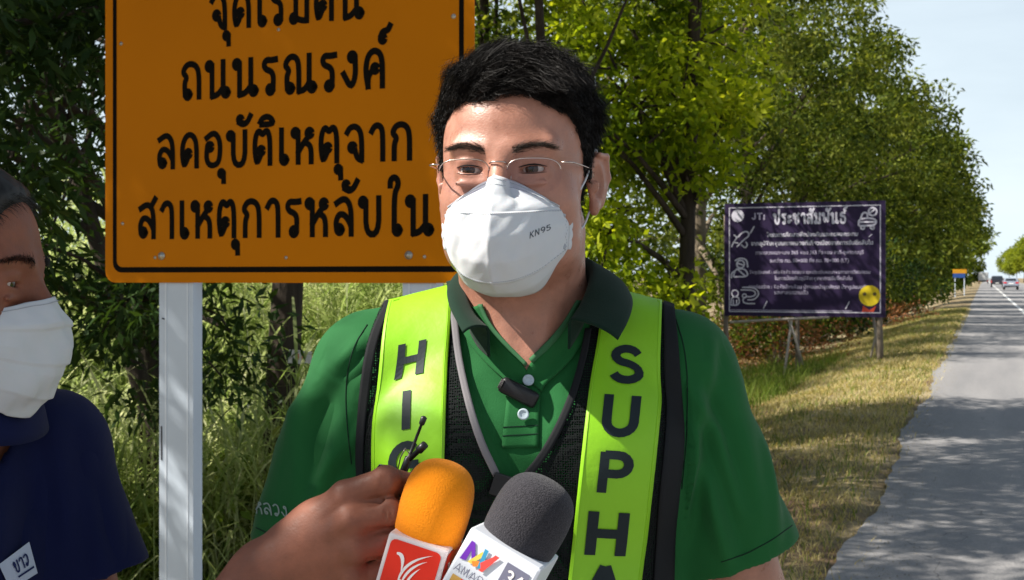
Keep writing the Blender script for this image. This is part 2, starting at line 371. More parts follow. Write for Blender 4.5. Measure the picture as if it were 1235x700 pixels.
GREEN = mat('polo_green', (.0095, .100, .024), rough=.82, var=.07, vscale=5, bump=.5, bscale=1100, bdist=.0007, sheen=.05)
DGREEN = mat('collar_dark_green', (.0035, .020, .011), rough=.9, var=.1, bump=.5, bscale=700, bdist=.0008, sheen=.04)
NAVY = mat('polo_navy', (.003, .0065, .045), rough=.9, var=.12, bump=.3, bscale=800, bdist=.0006, sheen=.03)
LIME = mat('lime_reflective', (.24, .54, .010), rough=.5, var=.03, vscale=14, bump=.5, bscale=34, bdist=.0025, spec=.4)
BLACKF = mat('black_fabric', (.010, .011, .013), rough=.8, var=.2, bump=.3, bscale=600, bdist=.0005)
PIPING = mat('grey_piping', (.17, .16, .17), rough=.7, var=.1, bump=.3, bscale=500, bdist=.0005)
LETTER = mat('letter_dark', (.012, .020, .024), rough=.6, var=.1)
MASKW = mat('mask_white', (.58, .59, .62), rough=.9, var=.02, vscale=60, bump=.18, bscale=300, bdist=.0008, sss=.1)
MASKS = mat('mask_stitch', (.34, .36, .40), rough=.9)
METAL = mat('wire_metal', (.55, .45, .40), rough=.25, metal=1.)
TROUS = mat('trousers_dark', (.012, .013, .018), rough=.85, bump=.2, bscale=500)
SHOE = mat('shoe_black', (.01, .01, .01), rough=.35)
PBLACK = mat('black_plastic', (.012, .012, .014), rough=.4, bump=.1, bscale=200, bdist=.0004, spec=.4)
BUTTON = mat('button_pearl', (.42, .50, .56), rough=.3, var=.15, vscale=300)
def netmat():
    m = bpy.data.materials.new('vest_net'); m.use_nodes = True; nt = m.node_tree; b = nt.nodes['Principled BSDF']
    b.inputs['Base Color'].default_value = (.006, .008, .008, 1); b.inputs['Roughness'].default_value = .8; b.inputs['Specular IOR Level'].default_value = .15
    tcn = nt.nodes.new('ShaderNodeTexCoord'); v = nt.nodes.new('ShaderNodeTexVoronoi'); v.inputs['Scale'].default_value = 420
    v.inputs['Randomness'].default_value = .25
    nt.links.new(tcn.outputs['Object'], v.inputs['Vector'])
    g = nt.nodes.new('ShaderNodeMath'); g.operation = 'GREATER_THAN'; g.inputs[1].default_value = .43
    nt.links.new(v.outputs['Distance'], g.inputs[0]); nt.links.new(g.outputs[0], b.inputs['Alpha'])
    bp = nt.nodes.new('ShaderNodeBump'); bp.inputs['Distance'].default_value = .001; bp.inputs['Strength'].default_value = .6
    nt.links.new(v.outputs['Distance'], bp.inputs['Height']); nt.links.new(bp.outputs[0], b.inputs['Normal'])
    return m
NET = netmat()
def glassmat():
    m = bpy.data.materials.new('lens_glass'); m.use_nodes = True; nt = m.node_tree; nt.nodes.remove(nt.nodes['Principled BSDF'])
    t = nt.nodes.new('ShaderNodeBsdfTransparent'); t.inputs[0].default_value = (.97, .97, .985, 1)
    g = nt.nodes.new('ShaderNodeBsdfGlossy'); g.inputs['Roughness'].default_value = .02; g.inputs[0].default_value = (.55, .5, 1, 1)
    l = nt.nodes.new('ShaderNodeLayerWeight'); l.inputs[0].default_value = .10
    x = nt.nodes.new('ShaderNodeMixShader'); mu = nt.nodes.new('ShaderNodeMath'); mu.operation = 'MULTIPLY'; mu.inputs[1].default_value = .8; nt.links.new(l.outputs['Fresnel'], mu.inputs[0]); nt.links.new(mu.outputs[0], x.inputs[0]); nt.links.new(t.outputs[0], x.inputs[1]); nt.links.new(g.outputs[0], x.inputs[2])
    nt.links.new(x.outputs[0], nt.nodes['Material Output'].inputs[0]); return m
GLASS = glassmat()
def eyemat():
    m = bpy.data.materials.new('eyeball'); m.use_nodes = True; nt = m.node_tree; b = nt.nodes['Principled BSDF']; b.inputs['Roughness'].default_value = .08
    tcn = nt.nodes.new('ShaderNodeTexCoord'); s = nt.nodes.new('ShaderNodeSeparateXYZ'); nt.links.new(tcn.outputs['Object'], s.inputs[0])
    r = nt.nodes.new('ShaderNodeValToRGB'); r.color_ramp.interpolation = 'EASE'   # by how far the point lies along the gaze axis
    for p, c in ((.5, (.40, .34, .31)), (.83, (.40, .34, .31)), (.86, (.03, .015, .01)), (.965, (.045, .02, .012)), (.98, (.003, .003, .003))):
        e = r.color_ramp.elements.new(p); e.color = (*c, 1)
    r.color_ramp.elements.remove(r.color_ramp.elements[0]); r.color_ramp.elements.remove(r.color_ramp.elements[-1])
    mt = nt.nodes.new('ShaderNodeMath'); mt.operation = 'MULTIPLY'; mt.inputs[1].default_value = -1
    nt.links.new(s.outputs['Y'], mt.inputs[0]); nt.links.new(mt.outputs[0], r.inputs[0]); nt.links.new(r.outputs[0], b.inputs['Base Color']); return m
EYE = eyemat()

# ------------------------------------------------------------ head
def head_sdf(G, M, fat=1.0, ear=1.0, lid=.0042):
    Rm = M.to_3x3()
    def E(c, r, k=.02, mode='add', rot=None):
        G.ell(M @ Vector(c), r, k, mode, Rm @ rot if rot else Rm)
    def C(a, b, r1, r2=None, k=.01, mode='add'): G.cone(M @ Vector(a), M @ Vector(b), r1, r2, k, mode)
    E((0, .014, .032), (.0745, .094, .083), 0)
    E((0, -.028, .030), (.064, .066, .072), .03)
    E((0, -.032, -.030), (.063*fat, .056, .064), .03)
    E((0, -.034, -.078), (.054*fat, .050, .044), .03)
    E((0, -.066, -.104), (.020, .018, .014), .02)                         # chin
    for s in (-1, 1):
        E((s*.046, -.052, -.034), (.020*fat, .026, .022), .02)            # cheekbone
        E((s*.050, -.030, -.070), (.018*fat, .034, .028), .02)            # cheek
        C((s*.012, -.089, .016), (s*.044, -.078, .021), .0085, .008, .016)  # brow ridge
        E((s*.032, -.104, .000), (.018, .0145, .0125), .012, 'sub')       # eye socket
    C((0, -.088, .012), (0, -.111, -.030), .0075, .0105, .012)            # nose bridge
    C((0, -.108, -.034), (0, -.113, -.036), .0125, .0115, .006)
    for s in (-1, 1): E((s*.0125, -.103, -.038), (.0085, .010, .0078), .006)
    E((0, -.094, -.066), (.022, .010, .007), .006); E((0, -.093, -.077), (.019, .010, .0065), .006)   # lips
    for s in (-1, 1):
        e = Vector((s*.0315, -.0765, -.001))
        E(e, (.0165, .0150, .0135), .006)                                  # lids
        E(e+Vector((0, -.0005, .0085)), (.0165, .0155, .0045), .003)       # upper lid fold
        E(e+Vector((0, -.014, -.0005)), (.0138, .0125, lid), .0018, 'sub', Matrix.Rotation(s*-.06, 3, 'Y'))
        C(e+Vector((-.013, -.011, -.0135)), e+Vector((.013, -.011, -.0135)), .0024, .0024, .006)   # bag below
    for s in (-1, 1):                                                      # ears
        rot = Matrix.Rotation(s*-.34, 3, 'Z') @ Matrix.Rotation(.14, 3, 'X')
        c = Vector((s*.0815*ear, .012, -.006))
        E(c, (.0065, .0185, .031), .006, 'add', rot)
        E(c+Vector((s*.0035, -.0075, -.002)), (.0065, .0095, .0185), .002, 'sub', rot)
        C(c+Vector((s*.004, -.012, .026)), c+Vector((s*.009, .010, .026)), .003, .003, .004)
        C(c+Vector((s*.009, .010, .026)), c+Vector((s*.010, .017, .004)), .003, .003, .004)
        C(c+Vector((s*.010, .017, .004)), c+Vector((s*.003, .007, -.024)), .003, .0028, .004)
        E(c+Vector((s*-.001, -.006, -.028)), (.005, .007, .009), .005)     # lobe
        C(c+Vector((s*.001, -.013, -.004)), c+Vector((s*.001, -.012, -.010)), .0035, .003, .004)   # tragus
    C((0, .020, -.06), (0, .030, -.16), .058, .062, .03)                   # neck

def eyes(M, parent, look=(0, -1, 0)):
    for s in (-1, 1):
        bm = bmesh.new(); bmesh.ops.create_uvsphere(bm, u_segments=28, v_segments=20, radius=1.0)
        me = bpy.data.meshes.new('eyeball'); bm.to_mesh(me); bm.free()
        o = link('eyeball', me, EYE, parent, world=False)
        q = Vector((0, -1, 0)).rotation_difference(Vector(look)).to_matrix().to_4x4()
        o.matrix_parent_inverse = WM(parent).inverted()
        W_ = M @ Matrix.Translation((s*.0315, -.0765, -.001)) @ q @ Matrix.Scale(.0128, 4)
        l, r, sc = W_.decompose(); o.location = l; o.rotation_euler = r.to_euler(); o.scale = sc

def strands(roots, normals, comb, L, curl, curlr, width, seg=6, seed=1, lift=.75):
    """many thin flat hairs, vectorised; roots, normals, comb (n,3), L (n,)"""
    r = np.random.default_rng(seed); n = len(roots)
    a = np.cross(normals, r.normal(size=(n, 3))); a /= np.linalg.norm(a, axis=1, keepdims=True)+1e-9
    b = np.cross(normals, a); ph = r.uniform(0, 6.28, n); fr = r.uniform(.7, 1.4, n)*curl
    V = np.empty((n, (seg+1)*2, 3), np.float32)
    for i in range(seg+1):
        t = i/seg
        env = np.minimum(1, t*2.2)
        p = roots+normals*(L*lift*(t-.42*t*t))[:, None]+comb*(L*(t*t*.75+.15*t))[:, None]
        an = ph+fr*t*2*PI
        p = p+a*(np.cos(an)*curlr*env)[:, None]+b*(np.sin(an)*curlr*env)[:, None]
        wv = np.cross(normals, comb+.3*a); wv /= np.linalg.norm(wv, axis=1, keepdims=True)+1e-9
        ang = r.uniform(-.3, .3, n)+ph
        wv = wv*np.cos(ang)[:, None]+normals*np.sin(ang)[:, None]
        hw = width*(1-.75*t)
        V[:, 2*i] = p-wv*hw; V[:, 2*i+1] = p+wv*hw
    base = (np.arange(n)*(seg+1)*2)[:, None]
    Q = np.concatenate([base+np.array([2*i, 2*i+1, 2*i+3, 2*i+2]) for i in range(seg)], 0)
    return V.reshape(-1, 3), Q

def drape_fn(bvh, off, Yf):
    o = Vector((0, 0, H))
    def f(px, py, extra=0):
        p = P(px, py, Yf); d = (p-o).normalized()
        l, n, i, ds = bvh.ray_cast(o, d)
        if l is None or l.y > Yf+.12:
            l, n, i, ds = bvh.find_nearest(p)
        if n.dot(d) > 0 and ds is not None: n = -n
        return l+n*(off+extra)
    f.bvh = bvh; f.off = off; f.Yf = Yf
    return f
def resample(pts, n):
    p = [Vector((*q, 0)) for q in pts]; L = [0]
    for a, b in zip(p[:-1], p[1:]): L.append(L[-1]+(b-a).length)
    out = []; j = 0
    for i in range(n):
        t = L[-1]*i/(n-1)
        while j < len(p)-2 and L[j+1] < t: j += 1
        u = (t-L[j])/max(L[j+1]-L[j], 1e-9); q = p[j].lerp(p[j+1], min(max(u, 0), 1)); out.append((q.x, q.y))
    return out
def spl(pts, it=2):          # corner-cut a pixel polyline
    return smoothline([tuple(p) for p in pts], it)
def ruled(A, B, nu, nv, f, name, matl, parent, thick=.0012, over=12, **k):
    A = resample(spl(A), nv); B = resample(spl(B), nv); V = []; rows = []; o0 = Vector((0, 0, H))
    for i in range(nv):
        row = []; ok = True
        for j in range(nu):
            u = j/(nu-1); px, py = A[i][0]*(1-u)+B[i][0]*u, A[i][1]*(1-u)+B[i][1]*u; p = P(px, py, f.Yf)
            l, n, ii, dd = f.bvh.ray_cast(o0, (p-o0).normalized())
            if l is None or l.y > f.Yf+.02: ok = False
            row.append(f(px, py))
        rows.append((row, ok))
    r0 = next((i for i in range(nv) if rows[i][1]), 0) if over else 0
    if r0 and r0 < nv//3:    # carry the cloth on over the shoulder
        base = rows[r0][0]; extra = []
        for kk in range(over, 0, -1):
            r_ = []
            for p in base:
                l, n, ii, dd = f.bvh.ray_cast(Vector((p.x, p.y+.009*kk, 2)), Vector((0, 0, -1))); r_.append(l+n*f.off if l is not None else p)
            extra.append((r_, True))
        rows = extra+rows[r0:]
    nv = len(rows); V = [p for r_, k_ in rows for p in r_]
    Q = [(i*nu+j, (i+1)*nu+j, (i+1)*nu+j+1, i*nu+j+1) for i in range(nv-1) for j in range(nu-1)]
    me = mesh(name, V, Q)
    o = link(name, me, matl, parent, **k)
    if thick:
        md = o.modifiers.new('solid', 'SOLIDIFY'); md.thickness = thick; md.offset = 0
    return o, A, B

def cloth_disp(V, N, folds, amp=.0012, seed=3, lim=None):
    d = vnoise(V*np.array([1, 1, .45]), 42, seed)*amp+vnoise(V, 95, seed+1)*amp*.35
    for (x1, z1, x2, z2, wd, am, side) in folds:   # side -1 front, +1 back, 0 both
        ax, az = x2-x1, z2-z1; L2 = ax*ax+az*az
        t = np.clip(((V[:, 0]-x1)*ax+(V[:, 2]-z1)*az)/L2, 0, 1)
        dist = (V[:, 0]-x1-t*ax)*(-az/math.sqrt(L2))+(V[:, 2]-z1-t*az)*(ax/math.sqrt(L2))
        r2 = np.hypot(V[:, 0]-x1-t*ax, V[:, 2]-z1-t*az)
        m = np.sin(PI*np.clip(t, .02, .98))**.6
        if side: m = m*((N[:, 1]*side) > -.2)
        sg = np.sign(dist)
        d += m*am*(np.exp(-(r2/wd)**2)-.55*np.exp(-((r2-1.6*wd)/wd)**2)*(sg > 0))
    if lim: d = np.where(np.abs(V[:, 0]-lim[0]) < lim[1], np.clip(d, -.01, lim[2]), d)
    return V+N*d[:, None]
def relax(V, Q, it=2):
    n = len(V)
    e = np.concatenate([Q[:, [0, 1]], Q[:, [1, 2]], Q[:, [2, 3]], Q[:, [3, 0]]])
    cnt = np.bincount(e[:, 0], minlength=n).astype(float)[:, None]
    for _ in range(it):
        acc = np.stack([np.bincount(e[:, 0], weights=V[e[:, 1], c], minlength=n) for c in range(3)], 1)
        V = np.where(cnt > 0, .5*V+.5*acc/np.maximum(cnt, 1), V)
    return V
def bvh_of(V, Q): return BVHTree.FromPolygons([tuple(v) for v in V.tolist()], Q.tolist())

# ============================================================ the man in the green polo
if 'man' in DO:
    man = empty('person', (.014, 1.345, 0), label='man in green polo and lime high-visibility vest wearing a white cup mask and glasses', cat='person')
    MH = Matrix.Translation((.006, 1.302, 1.607)) @ Matrix.Rotation(math.radians(-11), 4, 'Z')
    cx, cy = .014, 1.345
    def torso(G, o, k=.04):      # o: offset of the garment from the body
        G.ell((cx, cy, 1.27), (.168+o, .104+o, .19+o), k); G.ell((cx, cy-.008, 1.08), (.164+o, .118+o, .22+o), k)
        G.ell((cx, cy, .94), (.168+o, .118+o, .15+o), k)
        for s in (-1, 1):
            G.cone((cx+s*.05, cy+.008, 1.411), (cx+s*.162, cy+.006, 1.396), .052+o, .057+o, k)
            G.cone((cx+s*.02, cy+.022, 1.440), (cx+s*.10, cy+.016, 1.424), .050+o, .042+o, .03)
            G.ell((cx+s*.072, cy-.062, 1.315), (.085, .048+o, .075), k)
    # body: head, neck and chest at fine grain, trunk, arms and legs below
    G = SDF((-.115, 1.15, 1.33), (.125, 1.46, 1.76), .0015)
    head_sdf(G, MH, 1.05, 1, .0029)
    torso(G, 0, .04)
    G.cone((cx, cy+.012, 1.40), MH @ Vector((0, .028, -.07)), .064, .059, .03)
    for s in (-1, 1): G.cone((cx+s*.008, cy-.078, 1.408), MH @ Vector((s*.05, .0, -.055)), .008, .008, .02)   # neck tendons
    V1, Q1 = G.out(1)
    G = SDF((-.42, 1.10, 0.02), (.45, 1.56, 1.50), .005)
    torso(G, -.004, .04)
    for s in (-1, 1):
        G.cone((cx+s*.16, cy+.005, 1.395), (cx+s*.256, cy+.01, 1.12), .050, .041, .03)
        G.cone((cx+s*.256, cy+.01, 1.12), (cx+s*.262, cy-.05, .90), .040, .027, .01)
        hx, hy, hz = cx+s*.262, cy-.055, .88
        G.cone((hx, hy, hz), (hx-s*.004, hy-.008, hz-.06), .026, .030, .015)
        for i, L in enumerate((.078, .088, .082, .066)):
            a = Vector((hx-s*.002, hy-.032+i*.019, hz-.085)); b = a+Vector((s*-.006, -.004, -L*.5)); c = b+Vector((s*-.014, .002, -L*.5))
            G.cone(a, b, .0095, .0085, .004); G.cone(b, c, .0085, .0075, .002)
        G.cone((hx-s*.01, hy-.03, hz-.03), (hx-s*.02, hy-.06, hz-.07), .012, .010, .01); G.cone((hx-s*.02, hy-.06, hz-.07), (hx-s*.022, hy-.064, hz-.10), .010, .0085, .003)
        G.cone((cx+s*.085, cy, .88), (cx+s*.10, cy, .48), .085, .055, .03); G.cone((cx+s*.10, cy, .48), (cx+s*.105, cy+.02, .10), .052, .036, .02)
    V2, Q2 = G.out(0)
    V2 = relax(V2, Q2, 1)
    me = fastmesh('body', np.concatenate([V1, V2]), np.concatenate([Q1, Q2+len(V1)]))
    link('body', me, SKIN, man)
    eyes(MH, man, (-.10, -1, -.02))
    # ---- eyebrows
    Mi = MH.inverted(); HV = xf(Mi, V1)
    hb = bvh_of(V1, Q1)
    def on_head(x, z, off=0):    # a point of the face surface at local x,z
        o = MH @ Vector((x, -.3, z)); d = (MH.to_3x3() @ Vector((0, 1, 0)))
        l, n, i, ds = hb.ray_cast(o, d); return l+n*off, n
    rt, nn, cb = [], [], []
    for s in (-1, 1):
        for i in range(620):
            t = random.random(); x = s*(.013+.040*t); z = .0158+.0080*math.sin(min(t, .85)*PI*.74)-.003*t+random.gauss(0, 1)*(.0023*(1-t*.55))
            l, n = on_head(x, z); rt.append(l); nn.append(n); cb.append(MH.to_3x3() @ Vector((s*.9, -.1, .35-.55*t+random.gauss(0, .2))))
    V, Q = strands(np.array(rt), np.array(nn), np.array(cb), RNG.uniform(.006, .0095, len(rt)), .3, .0004, .00020, 4, 5, .16)
    link('eyebrow', fastmesh('eyebrow', V, Q), mat('brow_brown', (.022, .014, .010), rough=.6, var=.3, vscale=200), man)
    mb = MB()
    for s in (-1, 1):
        for z0, rr_, dz in ((.0018, .00085, .0022), (-.0036, .0004, -.0012)):
            q = []
            for i in range(13):
                u = -1+2*i/12; x = s*.0315+u*.0135; l, n = on_head(x, z0-.001+dz*(1-u*u)-.0012*u*s*-1*.4, .0002); q.append(l)
            mb.tube(q, [rr_*(.35+.65*(1-(-1+2*i/12)**2)) for i in range(13)], 5)
    mb.build('eyelashes', HAIR, man, kind='stuff')
    # ---- hair: a dark mass on the scalp and curls growing out of it
    def scalp(Vl, m=0):          # >0 where hair grows, local coordinates
        x, y, z = Vl[:, 0], Vl[:, 1], Vl[:, 2]
        line = np.interp(y, [-.2, -.085, -.055, -.036, -.022, -.004, .002, .032, .040, .06, .2], [.072, .070, .056, .028, -.004, -.012, .026, .028, -.03, -.06, -.075])
        line = line+.004*np.sin(x*90)*(y < -.06)+.012*np.clip(np.abs(x)-.035, 0, .02)/.02*0
        return z-line
    G = SDF((-.11, 1.17, 1.50), (.12, 1.44, 1.78), .002)
    head_sdf(G, MH)
    X = G.coords(); pts = np.stack(np.broadcast_arrays(*X), -1).reshape(-1, 3); Lc = xf(Mi, pts)
    sc = scalp(Lc); th = np.clip(sc/.03, -1, 1)
    top = np.clip((Lc[:, 2]-.02)/.07, 0, 1)
    thick = np.where((th > 0) & (np.abs(Lc[:, 0]) < .079+.1*np.clip(Lc[:, 2]-.03, 0, 1)), .0008+(.002+.007*top)*np.clip(th*1.3-.15, 0, 1), -.012*np.minimum(1, np.maximum(-th, .1)*4))
    thick = thick+vnoise(Lc, 260, 9)*.0022*(th > 0)
    G.D = (G.D.reshape(-1)-thick).reshape(G.D.shape).astype(np.float32)
    V, Q = G.out(0)
    hm = fastmesh('hair', V, Q)
    N_ = vnormals(fastmesh('tmp', V1, Q1))
    sl_ = scalp(HV); idx = np.where((sl_ > -.001) & (HV[:, 2] > -.08) & (np.abs(HV[:, 0]) < .0785))[0]
    wts = (.6+.8*np.clip((HV[idx, 2]-.0)/.1, 0, 1)); wts /= wts.sum()
    pk = RNG.choice(idx, 34000, p=wts); root = V1[pk]+RNG.normal(size=(len(pk), 3))*.0007; Nr = N_[pk].astype(float)
    hv = HV[pk]; keep_ = RNG.random(len(pk)) < np.clip((sl_[pk]+.002)/.010, .10, 1); pk, root, Nr, hv = pk[keep_], root[keep_], Nr[keep_], hv[keep_]; topf = np.clip((hv[:, 2]-.03)/.06, 0, 1); edge = np.clip(sl_[pk]/.022, .05, 1)
    comb_l = np.stack([.35+.4*np.sin(hv[:, 1]*60)+hv[:, 0]*3, -.55*np.clip(1-hv[:, 1]*8, -1, 1)*topf, .25-1.1*(1-topf)], 1)
    comb_l += .95*np.stack([vnoise(hv, 150, 31), vnoise(hv, 150, 32), vnoise(hv, 150, 33)], 1)
    comb = comb_l @ np.array(MH.to_3x3()).T
    comb -= Nr*(comb*Nr).sum(1, keepdims=True)*.8
    L = (.012+.023*topf)*RNG.uniform(.55, 1.25, len(pk))*(.25+.75*edge)
    cl = .0012+.0030*topf
    Vs, Qs = strands(root, Nr, comb, L*.92, 2.3, cl*1.45, .00036, 9, 8, 1.0)
    ht = np.concatenate([V, Vs]); hq = np.concatenate([Q, Qs+len(V)])
    link('hair', fastmesh('hair', ht, hq), HAIR, man)
    # stubble-fine fringe in front of the hairline is covered by the short edge strands

    # ---- shirt
    G = SDF((-.37, 1.13, .84), (.40, 1.56, 1.60), .0025)
    def sleeves(G, o):
        for s in (-1, 1):
            G.cone((cx+s*.160, cy+.006, 1.395), (cx+s*.242, cy+.004, 1.16), .057+o, .072+o, .03)
    torso(G, .0085); sleeves(G, .003)
    Gi = SDF((-.37, 1.13, .84), (.40, 1.56, 1.60), .0025); torso(Gi, .002); sleeves(Gi, -.003)
    Vsm, Qsm = G.out(2)
    shb = bvh_of(relax(Vsm, Qsm, 4), Qsm)            # smooth surface the vest lies on
    G.D = np.maximum(G.D, -Gi.D)
    G.cone((cx, cy+.012, 1.452), (cx-.003, cy-.008, 1.62), .060, .069, 0, 'sub')
    X = G.coords()
    wz = (np.abs(X[0]-.0145)-(X[2]-1.431)*1.15)/1.49
    wz = np.maximum(wz, X[1]-1.33); G.D = np.maximum(G.D, -wz.astype(np.float32))
    for s in (-1, 1):
        ax = Vector((s*.082, -.002, -.235)).normalized(); pc = Vector((cx+s*.2300, cy+.004, 1.198))
        d = (X[0]-pc.x)*ax.x+(X[1]-pc.y)*ax.y+(X[2]-pc.z)*ax.z
        reg = (s*(X[0]-cx) > .13) & (X[2] < 1.28)
        cutv = np.maximum(d, .135-s*(X[0]-cx)+0*d)
        G.D = np.where(reg, np.maximum(G.D, d), G.D).astype(np.float32)
    V, Q = G.out(1); V = relax(V, Q, 2)
    tmp = fastmesh('t', V, Q); N = vnormals(tmp)
    folds = [(-.205, 1.40, -.255, 1.23, .012, .006, -1), (-.165, 1.37, -.225, 1.22, .010, .005, -1), (-.14, 1.36, -.19, 1.30, .010, .004, -1),
             (.195, 1.41, .17, 1.22, .010, .007, -1), (.225, 1.39, .262, 1.23, .014, .006, -1), (.19, 1.33, .225, 1.20, .010, .006, -1), (.21, 1.44, .20, 1.36, .008, .003, -1),
             (-.055, 1.40, -.03, 1.30, .012, .003, -1), (-.04, 1.36, -.005, 1.29, .008, .004, -1), (.05, 1.37, .03, 1.27, .012, .003, -1), (-.06, 1.44, -.085, 1.36, .012, .003, -1),
             (-.02, 1.29, -.06, 1.22, .012, .004, -1), (.03, 1.24, .09, 1.20, .012, .004, -1), (-.1, 1.2, .0, 1.14, .014, .005, -1), (.1, 1.3, .12, 1.2, .014, .003, -1),
             (.232, 1.41, .290, 1.23, .012, .005, -1), (.200, 1.37, .235, 1.25, .008, .005, -1), (.262, 1.36, .275, 1.22, .009, .004, -1), (.17, 1.40, .215, 1.33, .009, .004, -1), (-.215, 1.37, -.225, 1.24, .010, .005, -1), (-.185, 1.41, -.255, 1.30, .012, .004, -1), (-.235, 1.33, -.275, 1.23, .009, .004, -1), (-.15, 1.44, -.19, 1.40, .010, .004, 0), (.12, 1.1, .02, 1.02, .014, .006, -1), (-.12, 1.08, -.02, 1.0, .014, .006, -1)]
    V = cloth_disp(V, N, [(a, b, c, d, e, f_*1.6, g_) for a, b, c, d, e, f_, g_ in folds], .0017, 3, (cx, .165, .0022))
    shirt = link('shirt', fastmesh('shirt', V, Q), GREEN, man)
    shirtb = bvh_of(V, Q)
    # placket, sewn strip with stitched box, and buttons
    fs = drape_fn(shirtb, .0016, 1.25)
    ruled([(622, 432), (612, 470), (607, 520), (606, 540)], [(656, 418), (652, 470), (650, 520), (650, 540)], 9, 30, fs, 'placket', GREEN, shirt, .0022)
    mb = MB()
    for a, b in (((607, 516), (650, 514)), ((607, 526), (650, 524))):
        mb.tube([fs(a[0]+(b[0]-a[0])*i/10, a[1]+(b[1]-a[1])*i/10, .0012) for i in range(11)], .0006, 5)
    mb.build('seam', DGREEN, shirt)
    mb = MB()                                          # shoulder and sleeve seams
    for pts in ([(443, 392), (425, 420), (417, 460), (418, 510), (424, 560)], [(815, 385), (826, 420), (830, 470), (828, 530), (822, 590)]):
        mb = MB(); mb.tube([drape_fn(shirtb, .0004, 1.33)(x, y) for x, y in spl(pts, 3)], .0006, 5); mb.build('seam', DGREEN, shirt)
    mb = MB()
    for pts in ([(303, 634), (325, 644), (350, 648), (380, 650)], [(955, 634), (930, 652), (900, 668), (870, 678)]):
        mb.tube([drape_fn(shirtb, .0004, 1.33)(x, y) for x, y in resample(pts, 12)], .0006, 5)
    mb.build('hem_stitching', DGREEN, shirt, kind='stuff')
    # woven word on the sleeve
    thr = mat('thread_grey', (.22, .30, .27), rough=.8)
    fsl = drape_fn(shirtb, .0012, 1.33)
    V, Fc = textmesh('หลวง', .13, lambda u, z, k: fsl(308+u*13.5+z*-2, 619+u*1.2-z*14+u*u*.25, k), .05)
    link('lettering', mesh('lettering', V, Fc), thr, shirt, smooth=False)

    # ---- collar: an inner stand hugging the neck, folded over into two wings
    def collar(side):
        # rows from the neck's back to the wing's tip: (fold point on neck, outer edge point)
        if side < 0:
            fold = [(.014, 1.425, 1.520), (-.026, 1.412, 1.520), (-.048, 1.378, 1.513), (-.0535, 1.335, 1.500), (-.0480, 1.292, 1.480), (-.0370, 1.262, 1.461), (-.024, 1.240, 1.450)]
            out_ = [(.014, 1.470, 1.474), (-.040, 1.452, 1.474), (-.066, 1.402, 1.480), (-.068, 1.335, 1.484), (-.064, 1.285, 1.472), (-.056, 1.245, 1.458), (-.048, 1.218, 1.446)]
        else:
            fold = [(.014, 1.425, 1.520), (.056, 1.412, 1.522), (.080, 1.378, 1.522), (.087, 1.335, 1.512), (.081, 1.292, 1.494), (.070, 1.262, 1.474), (.058, 1.240, 1.458)]
            out_ = [(.014, 1.470, 1.474), (.076, 1.452, 1.474), (.112, 1.402, 1.474), (.123, 1.335, 1.484), (.124, 1.285, 1.474), (.116, 1.240, 1.458), (.103, 1.205, 1.440)]
        def cr(p, n):
            p = [Vector(q) for q in p]; o = []
            for i in range(n):
                t = i/(n-1)*(len(p)-1); j = min(int(t), len(p)-2); u = t-j
                a, b, c, d = p[max(j-1, 0)], p[j], p[j+1], p[min(j+2, len(p)-1)]
                o.append(.5*((2*b)+(c-a)*u+(2*a-5*b+4*c-d)*u*u+(3*b-a-3*c+d)*u**3))
            return o
        n = 40; A = cr(fold, n); B = cr(out_, n); V = []; nu = 17
        inward = [Vector((cx-a.x, cy-.005-a.y, 0)).normalized() for a in A]
        for i in range(n):
            for j in range(nu):
                u = j/(nu-1)
                if u < .3:   # stand inside
                    q = 1-u/.3; p = A[i]+inward[i]*(.0022+.001*q)+Vector((0, 0, -.030*q+.0005))
                else:
                    q = (u-.3)/.7; mid = A[i].lerp(B[i], .5)-inward[i]*.010+Vector((0, 0, .007))
                    p = A[i]*(1-q)**2+mid*2*q*(1-q)+B[i]*q*q
                    p += -inward[i]*.0022*math.sin(PI*q)*math.sin(i*.35+side)*q
                    l, nn_, ii, dd = shb.find_nearest(p)
                    if (p-l).dot(nn_) < .0095 and q > .15: p = l+nn_*.0100
                V.append(p)
        Q = [(i*nu+j, i*nu+j+1, (i+1)*nu+j+1, (i+1)*nu+j) for i in range(n-1) for j in range(nu-1)]
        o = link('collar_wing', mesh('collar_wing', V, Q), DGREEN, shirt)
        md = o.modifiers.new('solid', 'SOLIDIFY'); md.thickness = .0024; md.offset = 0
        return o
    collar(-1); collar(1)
    # turned edge of the open neck, light inside facing
    FAC = mat('facing_light_green', (.045, .15, .065), rough=.85, bump=.2, bscale=600, bdist=.0005)
    nkb = bvh_of(V1, Q1)
    def union_fn(off):
        a, b, c = drape_fn(nkb, off, 1.26), drape_fn(shb, off, 1.26), drape_fn(shirtb, off, 1.26)
        def f(px, py, extra=0):
            return min((q(px, py, extra) for q in (a, b, c)), key=lambda v: v.y)
        f.bvh = shb; f.off = off; f.Yf = 1.26
        return f
    fE, fG = union_fn(.0024), union_fn(.0040)
    ruled([(583, 366), (593, 392), (612, 418), (636, 446), (638, 458)], [(548, 380), (562, 410), (584, 438), (616, 466), (618, 474)], 9, 26, fE, 'neck_band', GREEN, shirt, .002, 0)
    ruled([(694, 362), (680, 388), (660, 413), (637, 441), (632, 456)], [(722, 384), (704, 412), (684, 442), (656, 466), (654, 474)], 9, 26, fE, 'neck_band', GREEN, shirt, .002, 0)
    ruled([(580, 366), (590, 392), (610, 419), (634, 443)], [(584, 366), (594, 391), (614, 416), (636, 439)], 3, 26, fG, 'facing', FAC, shirt, .002, 0)
    ruled([(692, 362), (677, 388), (657, 413), (638, 434)], [(697, 363), (683, 390), (663, 416), (642, 439)], 3, 26, fG, 'facing', FAC, shirt, .002, 0)

    fB = union_fn(.0036)
